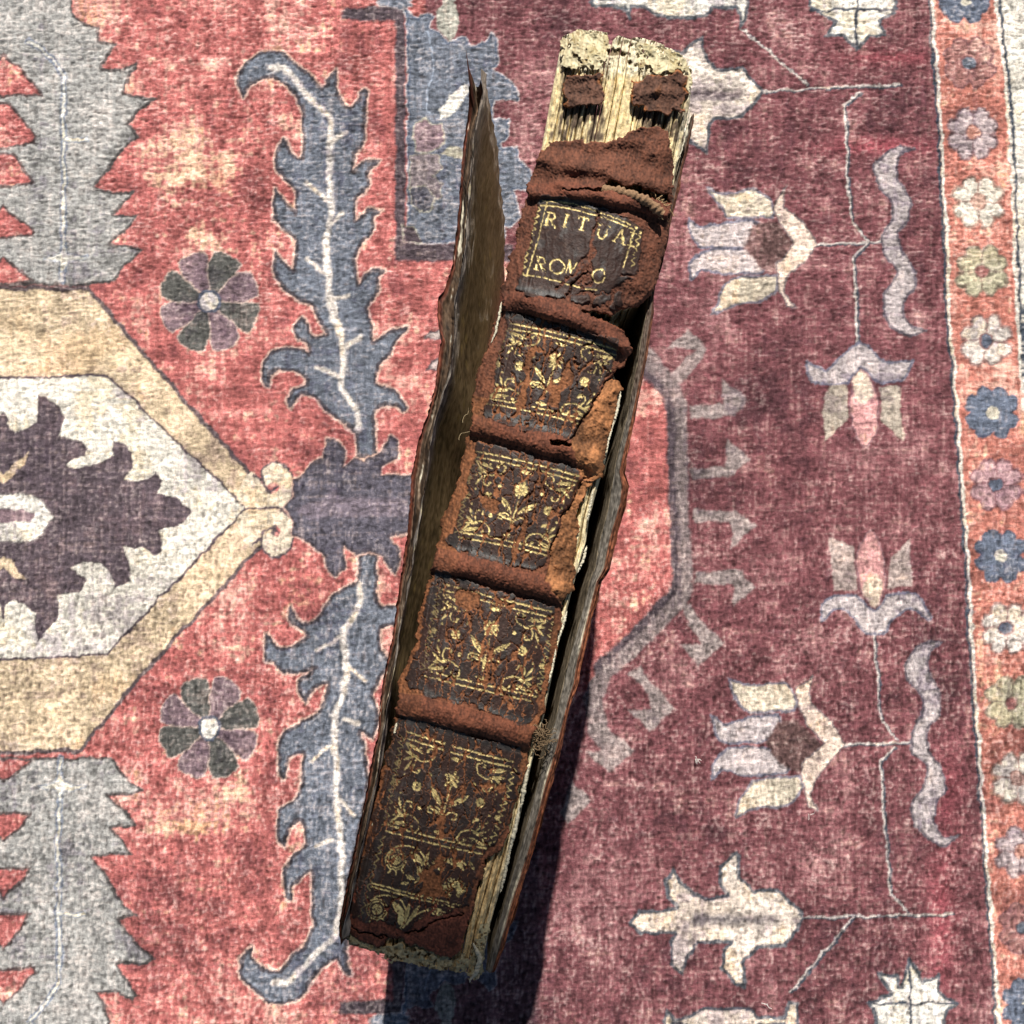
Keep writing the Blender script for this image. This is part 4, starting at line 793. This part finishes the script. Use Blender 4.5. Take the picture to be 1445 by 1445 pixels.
ph = 0.28*pn[0]*0.9+0.22*pn[1]*1.1+0.2*pn[2]+lump*(0.35*pn[3]+0.15*pn[4])-1.6*hole-0.35*stk-5.0*mask([tear1], soft=1.0, smooth=False)-9.0*mask([tear2], soft=3.0, smooth=False)-1.0*gm*0.3
NSEC = 17
r_ = np.random.default_rng(5)
jit = np.concatenate([[0], (np.arange(1, NSEC)+r_.uniform(-.42, .42, NSEC-1))/NSEC, [1]])
jit[7] = 0.372
for j in range(NSEC):
    a0, a1 = jit[j], jit[j+1]; am = (a0+a1)/2
    wm = TBL(60)*(1-am)+TBR(60)*am; s0 = headS(wm)+r_.uniform(-1, 1)
    wt = TBL(1330)*(1-am)+TBR(1330)*am; s1 = tailS(wt)+r_.uniform(-1, 1)
    step = np.concatenate([np.arange(s0, 270, 1.6), np.arange(270, 1130, 6 if am < 0.8 else 3), np.arange(1130, s1, 1.6), [s1]])
    nx = 14; tt = np.linspace(0, 1, nx)
    SS, TT = np.meshgrid(step, tt, indexing='ij')
    wl = TBL(SS)*(1-a0)+TBR(SS)*a0; wr = TBL(SS)*(1-a1)+TBR(SS)*a1
    gap = 0.02+0.03*r_.random(); WW = wl+(wr-wl)*(gap+(1-2*gap)*TT)
    # torn ends follow the outline
    hs = headS(WW); ts = tailS(WW); SS2 = np.clip(SS, hs, ts)
    uu = (WW-W0)*k; vv = (SS2-S0)*k
    fold = -0.0009*np.abs(2*TT-1)**4.0*(0.3+1.2*r_.random())-0.0006*r_.random()
    zt = crown(SS2, WW)-0.0013+fold+samp(ph, uu, vv)*0.001*0.8
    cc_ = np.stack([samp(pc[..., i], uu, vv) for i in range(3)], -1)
    qx, qy = PX(SS2, WW); top = P(qx, qy, zt)
    # side walls run down to the fore edge on the rug
    lev = [0.002, 0.008, 0.03, 0.07, 0.11, 0.137]
    n_r = len(step); rows = []; cols = []
    L0, Rr = top[:, :1], top[:, -1:]; cL, cR = cc_[:, :1], cc_[:, -1:]
    tw = 0.00025*r_.standard_normal((n_r, 1))
    def down(edge, ccol, rev, sg):
        out = []; oc = []
        for h in lev:
            e = edge.copy(); e[..., 2] = np.maximum(edge[..., 2]-h, 0.001); e[..., 0] += sg*0.0001*min(h/0.01, 1)
            out.append(e); oc.append(ccol*(0.95 if h < 0.01 else 0.9))
        if rev: out = out[::-1]; oc = oc[::-1]
        return np.concatenate(out, 1), np.concatenate(oc, 1)
    dl, cl_ = down(L0, cL*0+lin((208, 188, 146)), True, 1); dr, cr_ = down(Rr, cR*0+lin((208, 188, 146)), False, -1)
    co = np.concatenate([dl, top, dr], 1); ca = np.concatenate([cl_, cc_, cr_], 1); nc = co.shape[1]
    qd = gridq(n_r, nc)
    # closing ends: pair up opposite rim vertices
    caps = []
    for i in range(nc//2-1):
        a_, b_, c_, d_ = i, i+1, nc-2-i, nc-1-i
        caps.append((a_, b_, c_, d_)); o_ = (n_r-1)*nc; caps.append((o_+d_, o_+c_, o_+b_, o_+a_))
    bt = [(i*nc+nc-1, (i+1)*nc+nc-1, (i+1)*nc, i*nc) for i in range(n_r-1)]
    qd = np.concatenate([qd, np.array(caps), np.array(bt)])
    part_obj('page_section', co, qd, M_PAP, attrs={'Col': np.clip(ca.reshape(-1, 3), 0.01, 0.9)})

# ------------------------------------------------------------------ boards
def vplane(pts, y0):                                  # heights of traced points on a cross plane of the book
    p = np.array(pts, float); rx, ry = ray(p[:, 0], p[:, 1]); z = HC-y0/ry
    return np.stack([(HC-z)*rx, np.full(len(p), y0), z], -1)
def resamp(path, n, key=None):
    path = np.asarray(path, float); d = np.r_[0, np.cumsum(np.linalg.norm(np.diff(path, axis=0), axis=1))]
    return np.stack([np.interp(np.linspace(0, d[-1], n), d, path[:, i]) for i in range(path.shape[1])], -1)
def board_sheet(top, foot, headc, nt, nk, edge_amp=0.0, seed=0, kp=1.5):
    """ruled sheet from the top rim to the foot; headc = world curve of the head edge (top to foot)"""
    kk = np.linspace(0, 1, nk)**kp
    T = top[:, None]*(1-kk)[None, :, None]+foot[:, None]*kk[None, :, None]
    hc = resamp(headc, 200); dd = np.linspace(0, 1, 200); hk = np.stack([np.interp(kk, dd, hc[:, i]) for i in range(3)], -1)
    off = hk-(top[0]*(1-kk)[:, None]+foot[0]*kk[:, None])
    f = (1-np.linspace(0, 1, nt))[:, None, None]**3
    T = T+off[None]*f
    return T
NT, NK = 640, 110
HZ = 0.138
Ltop_px = [(679, 95), (681, 130), (672, 170), (667, 200), (665, 230), (663, 262), (660, 290), (659, 330), (651, 380), (642, 420), (641, 463), (640, 490), (634, 530), (620, 570), (612, 600), (606, 640), (600, 685), (590, 740), (581, 800), (571, 858), (562, 910), (552, 965), (545, 1010), (537, 1060), (527, 1120), (514, 1180), (500, 1240), (487, 1300), (484, 1325)]
Lout_px = [(657, 68), (663, 110), (661, 160), (655, 200), (651, 235), (650, 262), (648, 290), (642, 340), (639, 372), (628, 408), (619, 420), (617, 440), (620, 463), (624, 474), (618, 510), (615, 546), (602, 588), (591, 621), (583, 660), (580, 685), (577, 728), (573, 768), (566, 810), (559, 858), (554, 897), (545, 940), (537, 983), (535, 1010), (533, 1038), (526, 1065), (517, 1120), (508, 1160), (500, 1197), (490, 1245), (481, 1292), (478, 1315), (482, 1335)]
top = resamp(P([p[0] for p in Ltop_px], [p[1] for p in Ltop_px], HZ), NT)
outp = resamp(P([p[0] for p in Lout_px], [p[1] for p in Lout_px], HZ-0.0012), NT)
hf = P(712, 402, 0.001); headc = vplane([(680, 97), (690, 145), (697, 186), (703, 228), (708, 269), (711.5, 311), (713, 366)], hf[1]); headc = np.concatenate([headc, hf[None]])
top[:12] += (headc[0]-top[0])[None]*np.linspace(1, 0, 12)[:, None]
tf = P(492, 1330, 0.14); tail_foot = np.array([tf[0]-0.0015, tf[1]+0.001, 0.001])
foot = hf[None]*(1-np.linspace(0, 1, NT))[:, None]+tail_foot[None]*np.linspace(0, 1, NT)[:, None]
inner = board_sheet(top, foot, headc, NT, NK)
bsh = (NT, NK)
kk = np.linspace(0, 1, NK)**1.5
nA = fnoise(bsh, 5, 0.8, 141); nB = fnoise(bsh, 1.6, 0.7, 142); nC = fnoise(bsh, 30, 6, 143)
inner[..., 0] += 0.00012*nA+0.0003*nC*np.minimum(1, np.arange(NK)/6)[None]
pcol = lin((134, 124, 114))*np.clip(1+0.20*nA+0.14*nC+0.26*nB, 0.4, 1.8)[..., None]
topt = np.linspace(0, 1, NT)[:, None]
pcol = pcol*(1-0.4*sstep(0.35, 0.0, topt)[..., None])+0.4*sstep(0.35, 0.0, topt)[..., None]*lin((196, 178, 160))  # brighter light at the head end, painted in as a paler tone
fl = sstep(1.5, 2.5, fnoise(bsh, 3.5, 0.6, 144)+0.35*fnoise(bsh, 20, 8, 145))[..., None]; pcol = pcol*(1-fl*0.7)+fl*0.7*lin((190, 176, 140))
ctl = bpy.data.objects.new('front_board', None); C.objects.link(ctl); ctl.parent = book
ctl['label'] = 'loose front board swung open with torn pointed head corner'
part_obj('pastedown', inner, gridq(NT, NK), M_BRD, parent=ctl, attrs={'Col': pcol.reshape(-1, 3)})
_j = np.random.default_rng(9); jj = np.interp(np.arange(NT), np.arange(0, NT, 2), _j.normal(0, 1, NT//2))*0.00004+fnoise((NT, 8), 4, 1, 160)[:, 0]*0.0001; top[:, 0] += jj; inner[:, :3, 0] += jj[:, None]*np.array([1, .7, .3])
outp[:, 0] += np.interp(np.arange(NT), np.arange(0, NT, 2), _j.normal(0, 1, NT//2))*0.00006; outp[:, 2] += np.interp(np.arange(NT), np.arange(0, NT, 2), _j.normal(0, 1, NT//2))*0.00006
# outer leather skin of the board, with its own long torn point
TH = 0.0034
ofoot = foot-np.array([TH, 0, 0]); ohc = np.concatenate([outp[:1], headc[1:]-np.array([TH, 0, 0])])
outer = board_sheet(outp, ofoot, ohc, NT, NK)
outer[..., 0] -= 0.00005*np.abs(fnoise(bsh, 3, 3, 146))
ocol = lin((104, 56, 40))*np.clip(1+0.2*fnoise(bsh, 4, 2, 147)+0.15*nB, 0.4, 1.8)[..., None]
part_obj('cover_leather', outer, gridq(NT, NK)[:, ::-1], M_BRD, parent=ctl, attrs={'Col': ocol.reshape(-1, 3)})
# the broken rim between skin and pastedown shows layered pasteboard
NR = 22; rr = np.linspace(0, 1, NR)
rn = fnoise((NT, NR), 9, 1.2, 148); rn2 = fnoise((NT, NR), 12, 3, 149); rn3 = fnoise((NT, NR), 1.2, 1.2, 150)
skin0 = outer[:, 0]; pas0 = inner[:, 0]
drop = (0.0006+0.0011*np.sin(np.pi*rr)[None]*(1+0.4*rn2)+0.00025*rn)
drop[:, 0] = 0; drop[:, -1] = 0
deep = sstep(0.10, 0.02, topt)*0.008*np.sin(np.pi*rr)[None]**0.5         # the two layers part at the head
rim = skin0[:, None]*(1-rr)[None, :, None]+pas0[:, None]*rr[None, :, None]
rim[..., 2] -= drop+deep
rc_ = lin((74, 58, 44))*np.clip(1+0.35*rn+0.2*rn3, 0.2, 2)[..., None]
gr = sstep(0.2, 1.2, rn+0.4*rn3)[..., None]*sstep(0.3, 0.42, topt)[..., None]; rc_ = rc_*(1-0.6*gr)+0.6*gr*lin((128, 112, 96))
led = sstep(0.35, 0.12, rr)[None, :, None]; rc_ = rc_*(1-led)+led*lin((98, 52, 38))*np.clip(1+0.3*rn3, 0.3, 2)[..., None]
tS = topt*1270+68
wc = (np.exp(-((tS-300)/28)**2)+0.75*np.exp(-((tS-350)/18)**2))*np.exp(-((rr[None]-0.45)/0.28)**2); wc = sstep(0.45, 0.7, wc+0.12*rn+0.1*rn3)[..., None]
rc_ = rc_*(1-wc)+wc*lin((212, 206, 186))
chip = sstep(2.2, 2.6, rn+0.5*rn3)[..., None]; rc_ = rc_*(1-chip)+chip*lin((190, 184, 166))
part_obj('torn_board_edge', rim, gridq(NT, NR), M_BRD, parent=ctl, attrs={'Col': rc_.reshape(-1, 3)})
for row, rev in ((NT-1, False),):                                                # tail closure
    co = np.stack([outer[row], inner[row]], 1); part_obj('board_tail_edge', co, gridq(NK, 2), M_BRD, parent=ctl, attrs={'Col': np.tile(lin((90, 60, 44)), (NK*2, 1))})

# back board
RIpx = [(975, 166), (966, 200), (957, 230), (948, 262), (941, 300), (932, 345), (921, 388), (913, 420), (909, 445), (905, 463), (898, 505), (889, 546), (882, 588), (873, 622), (866, 650), (858, 686), (851, 720), (841, 761), (828, 824), (814, 876), (799, 928), (787, 979), (779, 1017), (771, 1040), (753, 1111), (738, 1166), (722, 1222), (703, 1291), (691, 1330), (684, 1368)]
ROpx = [(979, 161), (977, 180), (972, 200), (966, 225), (959, 262), (950, 300), (940, 345), (929, 388), (923, 411), (922, 442), (918, 470), (913, 505), (905, 546), (896, 588), (888, 629), (880, 668), (886, 686), (882, 712), (879, 722), (872, 751), (867, 775), (861, 803), (854, 813), (847, 821), (839, 855), (828, 907), (818, 950), (816, 965), (808, 985), (801, 1011), (792, 1055), (772, 1125), (762, 1165), (750, 1208), (733, 1263), (720, 1305), (711, 1336), (697, 1372)]
rin = resamp(P([p[0] for p in RIpx], [p[1] for p in RIpx], HZ-0.0055), NT); rout = resamp(P([p[0] for p in ROpx], [p[1] for p in ROpx], HZ-0.0065), NT)
rin = rin*0.78+rout*0.22; rr0 = 0.5*(rin+rout); f0 = rr0[0].copy(); f1_ = rr0[-1].copy()
ff = f0[None]*(1-np.linspace(0, 1, NT))[:, None]+f1_[None]*np.linspace(0, 1, NT)[:, None]
fin = ff.copy(); fin[:, 0] -= 0.0022; fin[:, 2] = 0.001; fout = ff.copy(); fout[:, 0] += 0.0008; fout[:, 2] = 0.001
kkk = np.linspace(0, 1, NK)**1.8
bow = np.sin(np.pi*kkk)[None, :, None]
rI = rin[:, None]*(1-kkk)[None, :, None]+fin[:, None]*kkk[None, :, None]; rO = rout[:, None]*(1-kkk)[None, :, None]+fout[:, None]*kkk[None, :, None]
rI[..., 0] += 0.0001*nA; rO[..., 0] += 0.00018*fnoise(bsh, 4, 3, 151)
bk_ = bpy.data.objects.new('back_board', None); C.objects.link(bk_); bk_.parent = book
bk_['label'] = 'back board standing beside the spine with grey split edge'
part_obj('pastedown', rI, gridq(NT, NK), M_BRD, parent=bk_, attrs={'Col': (lin((120, 108, 90))*np.clip(1+0.18*nA+0.12*nB, 0.4, 1.8)[..., None]).reshape(-1, 3)})
bk_.children[0].data.flip_normals()
part_obj('cover_leather', rO, gridq(NT, NK), M_BRD, parent=bk_, attrs={'Col': (lin((100, 58, 40))*np.clip(1+0.2*fnoise(bsh, 5, 2, 152)+0.14*nB, 0.4, 1.8)[..., None]).reshape(-1, 3)})
NR = 26; rr = np.linspace(0, 1, NR)
ra = fnoise((NT, NR), 8, 0.8, 153); rb = fnoise((NT, NR), 1.2, 1.2, 154); rcn = fnoise((NT, NR), 14, 4, 155)
rim = rin[:, None]*(1-rr)[None, :, None]+rout[:, None]*rr[None, :, None]
stp = sstep(0.50, 0.60, rr[None]+0.06*rcn)
rim[..., 2] += 0.0010*np.sin(np.pi*np.minimum(rr*1.2, 1))[None]+0.00016*ra+0.0001*rb+0.0007*stp*np.sin(np.pi*rr)[None]
gcol = lin((100, 94, 86))*np.clip(1+0.16*ra+0.16*rb, 0.3, 1.8)[..., None]; lcol = lin((110, 64, 42))*np.clip(1+0.26*rb+0.2*rcn, 0.3, 1.9)[..., None]
wl_ = np.exp(-((rr[None]-0.52+0.06*rcn)/0.07)**2)*sstep(0.0, 1.0, rcn+0.5)*sstep(0.5, 0.62, topt)
hx = sstep(0.40, 0.30, topt)
rc_ = gcol*(1-stp[..., None])+lcol*stp[..., None]; rc_ = rc_*(1-0.7*wl_[..., None])+0.7*wl_[..., None]*lin((214, 206, 184))
rc_ = rc_*(1-0.5*hx[..., None])+0.5*hx[..., None]*lin((86, 60, 46))
part_obj('split_board_edge', rim, gridq(NT, NR), M_BRD, parent=bk_, attrs={'Col': np.clip(rc_, 0.01, 0.9).reshape(-1, 3)})
bk_.children[-1].data.flip_normals()
for row in (0, NT-1):
    co = np.stack([rI[row], rO[row]], 1); part_obj('board_end_edge', co, gridq(NK, 2), M_BRD, parent=bk_, attrs={'Col': np.tile(lin((110, 80, 56)), (NK*2, 1))})

# ------------------------------------------------------------------ cords and threads
def cordpath(pts, z, n): return resamp(P([p[0] for p in pts], [p[1] for p in pts], z), n)
cp = cordpath(spline(ZA([(840, 905), (900, 893), (980, 902), (1060, 925), (1130, 950), (1190, 990), (1215, 1005)]), 5, False), np.full(31, HB+0.0004), 90)
a_ = np.linspace(0, 1, 90); cp[:, 2] -= 0.0012*np.abs(2*a_-1)**2
tv, tq = tube(cp, 0.00088, 12); th_ = np.tile(np.linspace(0, 2*math.pi, 12, endpoint=False), 90); ai = np.repeat(a_, 12)
ctr = np.repeat(cp, 12, 0); tw_ = 1+0.12*np.sin(2*th_+ai*105)+0.14*np.sin(ai*37)+0.1*np.sin(ai*83+th_)
tv = ctr+(tv-ctr)*tw_[:, None]
part_obj('sewing_cord', tv, tq, M_CRD, label='twisted tan sewing cord showing in the torn top band', attrs={'Col': lin((146, 116, 88))*np.clip(0.9+0.16*np.sin(2*th_+ai*105), 0.4, 1.3)[:, None]})
def fibres(name, centre, zc, n, spread, length, rad, colr_, label=None, seed=0, drift=(0, 0), curl=1.0):
    r = np.random.default_rng(seed); V = []; Q = []; Cc = []; o = 0
    for i in range(n):
        c = np.array(centre)+r.normal(0, 1, 2)*np.array(spread); p0 = P(c[0], c[1], zc+r.uniform(-.0008, .0012))
        m = 12; d = r.normal(0, 1, 3); d[2] *= 0.5; d[:2] += np.array(drift)*2; d /= np.linalg.norm(d)
        path = [p0]
        for _ in range(m-1):
            d = d+r.normal(0, 0.35*curl, 3); d /= np.linalg.norm(d); path.append(path[-1]+d*length/m*r.uniform(.6, 1.3))
        v_, q_ = tube(np.array(path), rad, 4); V.append(v_); Q.append(q_+o); o += len(v_)
        Cc.append(np.tile(np.array(colr_)*r.uniform(.6, 1.2), (len(v_), 1)))
    return part_obj(name, np.concatenate(V), np.concatenate(Q), M_CRD, label=label, attrs={'Col': np.clip(np.concatenate(Cc), 0, 0.9)})
fibres('frayed_cord', (764, 1042), HB-0.0036, 70, (3.6, 9.0), 0.0035, 0.00008, lin((128, 106, 80)), 'frayed tan cord end beside the lowest raised band', 1, curl=1.6)
fibres('frayed_cord', (930, 292), HB-0.0035, 45, (5, 5), 0.003, 0.00008, lin((190, 160, 120)), 'frayed cord end at the right of the torn top band', 2)
lt = [((893, 288), 9), ((868, 290), 6), ((660, 605), 8), ((840, 720), 6), ((905, 540), 6), ((770, 900), 6), ((965, 235), 5), ((823, 770), 6), ((560, 1045), 5), ((700, 1270), 6), ((790, 300), 4), ((832, 668), 6)]
for i, (c_, n_) in enumerate(lt[:3]+lt[5:6]):
    fibres('loose_thread', c_, HB-0.0025, max(2, n_//3), (5, 7), 0.0042, 0.00004, lin((190, 168, 130)), None, 20+i, curl=0.8)
# crumbs of pale paper along the joints
def crumbs(name, pts, zc, size, colr_, seed, label=None):
    r = np.random.default_rng(seed); V = []; Q = []; o = 0
    for (x, y) in pts:
        for _ in range(r.integers(1, 4)):
            c = P(x+r.normal(0, 2.2), y+r.normal(0, 3.2), zc+r.uniform(-.0005, .0005)); s_ = size*r.uniform(.5, 1.3)
            b = np.array([[i, j, l] for i in (-1, 1) for j in (-1, 1) for l in (-1, 1)], float)*np.array([0.5, 1.1, 0.4])*s_*r.uniform(.7, 1.2, (8, 3))
            V.append(c+b); Q.append(np.array([(0, 1, 3, 2), (4, 6, 7, 5), (0, 4, 5, 1), (2, 3, 7, 6), (0, 2, 6, 4), (1, 5, 7, 3)])+o); o += 8
    return part_obj(name, np.concatenate(V), np.concatenate(Q), M_PAP, label=label, smooth=False, attrs={'Col': np.tile(np.array(colr_), (o, 1))})
def shred(pts, zc, rad, colr_, seed):
    r = np.random.default_rng(seed); p = resamp(P([q_[0] for q_ in pts], [q_[1] for q_ in pts], zc), 40)
    p += r.normal(0, 0.00005, p.shape); a_ = np.linspace(0, 1, 40); rad_ = rad*0.75*(np.sin(np.pi*a_)**0.5+0.05)*(0.8+0.25*np.abs(np.interp(a_, np.linspace(0, 1, 9), r.normal(0, 1, 9))))
    v_, q_ = tube(p, rad_, 6); return part_obj('paper_shred', v_, q_, M_PAP, attrs={'Col': np.tile(np.array(colr_), (len(v_), 1))*r.uniform(.8, 1.1, (len(v_), 1))})
PW = lin((206, 198, 174))
for i, (pts, rad) in enumerate([([(708, 425), (704, 448), (699, 470), (693, 484)], .0003), ([(876, 552), (872, 575), (866, 598), (863, 606)], .00035), ([(866, 598), (859, 620), (856, 640)], .00022), ([(828, 770), (823, 790), (815, 808)], .00035),
                              ([(837, 690), (833, 715), (829, 735)], .0003), ([(560, 1020), (556, 1036)], .0003), ([(800, 862), (794, 885), (787, 905)], .00035), ([(785, 915), (779, 945), (774, 965)], .0003),
                              ([(746, 1080), (740, 1110), (735, 1140)], .0005), ([(733, 1140), (727, 1170), (718, 1205)], .0005), ([(720, 1200), (712, 1235), (706, 1260)], .0004), ([(667, 1330), (678, 1352), (672, 1372), (662, 1386)], .0006), ([(530, 1150), (525, 1166)], .00025), ([(974, 150), (968, 190), (958, 225)], .0003)]):
    shred(pts, HB-0.0035 if i < 8 else HB-0.004, rad, PW*(0.85 if i > 7 else 1), 40+i)

# ------------------------------------------------------------------ lint on the rug
def lint(x, y, label, n, seed, size=0.0018):
    r = np.random.default_rng(seed); V = []; Q = []; o = 0; c = P(x, y, 0.0004)
    for i in range(n):
        d = r.normal(0, 1, 3); d[2] *= 0.2; d /= np.linalg.norm(d); path = [c+r.normal(0, .0002, 3)*np.array([1, 1, .2])]
        for _ in range(8): d = d+r.normal(0, .3, 3)*np.array([1, 1, .2]); d /= np.linalg.norm(d); path.append(path[-1]+d*size/8)
        v_, q_ = tube(np.array(path), 0.00009, 4); V.append(v_); Q.append(q_+o); o += len(v_)
    ob = mesh_obj('lint', np.concatenate(V)-c, np.concatenate(Q), M_CRD, attrs={'Col': np.tile(lin((226, 222, 214)), (o, 1))})
    ob.location = c; tag(ob, label, 'lint')
lint(983, 1073, 'tiny white fleck of lint on the wine field between book and lower tulip', 9, 1, 0.0012)
lint(1143, 1150, 'thin white hair of lint just below the lower tulip', 2, 2, 0.002)
lint(1083, 1417, 'pale hair of lint near the bottom edge under the white motif', 3, 3, 0.002)

# ------------------------------------------------------------------ an added, unseen roof that shades the tail of the book
YR, ZR = 3.002, 3.30
def box(x0, x1, y0, y1, z0, z1):
    v = np.array([(x, y, z) for x in (x0, x1) for y in (y0, y1) for z in (z0, z1)], float)
    return v, np.array([(0, 1, 3, 2), (4, 6, 7, 5), (0, 4, 5, 1), (2, 3, 7, 6), (0, 2, 6, 4), (1, 5, 7, 3)])
Nw = Nodes('occluder_wood'); nw = Nw.noise(6, 4, 0.6, scaled(Nw, 1, 12, 12)); cw = Nw.mixc(nw.outputs[0], (0.10, 0.075, 0.05, 1), (0.20, 0.15, 0.10, 1)); Nw.l(cw, Nw.b.inputs['Base Color']); Nw.b.inputs['Roughness'].default_value = 0.8
occluder = bpy.data.objects.new('added_occluder', None); C.objects.link(occluder); occluder.location = (0, 0, ZR)
tag(occluder, 'added, unseen brown board roof overhead, its edge shading the tail of the book', 'occluder')
for i in range(24):
    y1 = YR-i*0.18; v_, q_ = box(-3, 3, y1-0.176, y1, 0, 0.03)
    mesh_obj('occluder_plank', v_, q_, Nw.m, occluder, smooth=False)
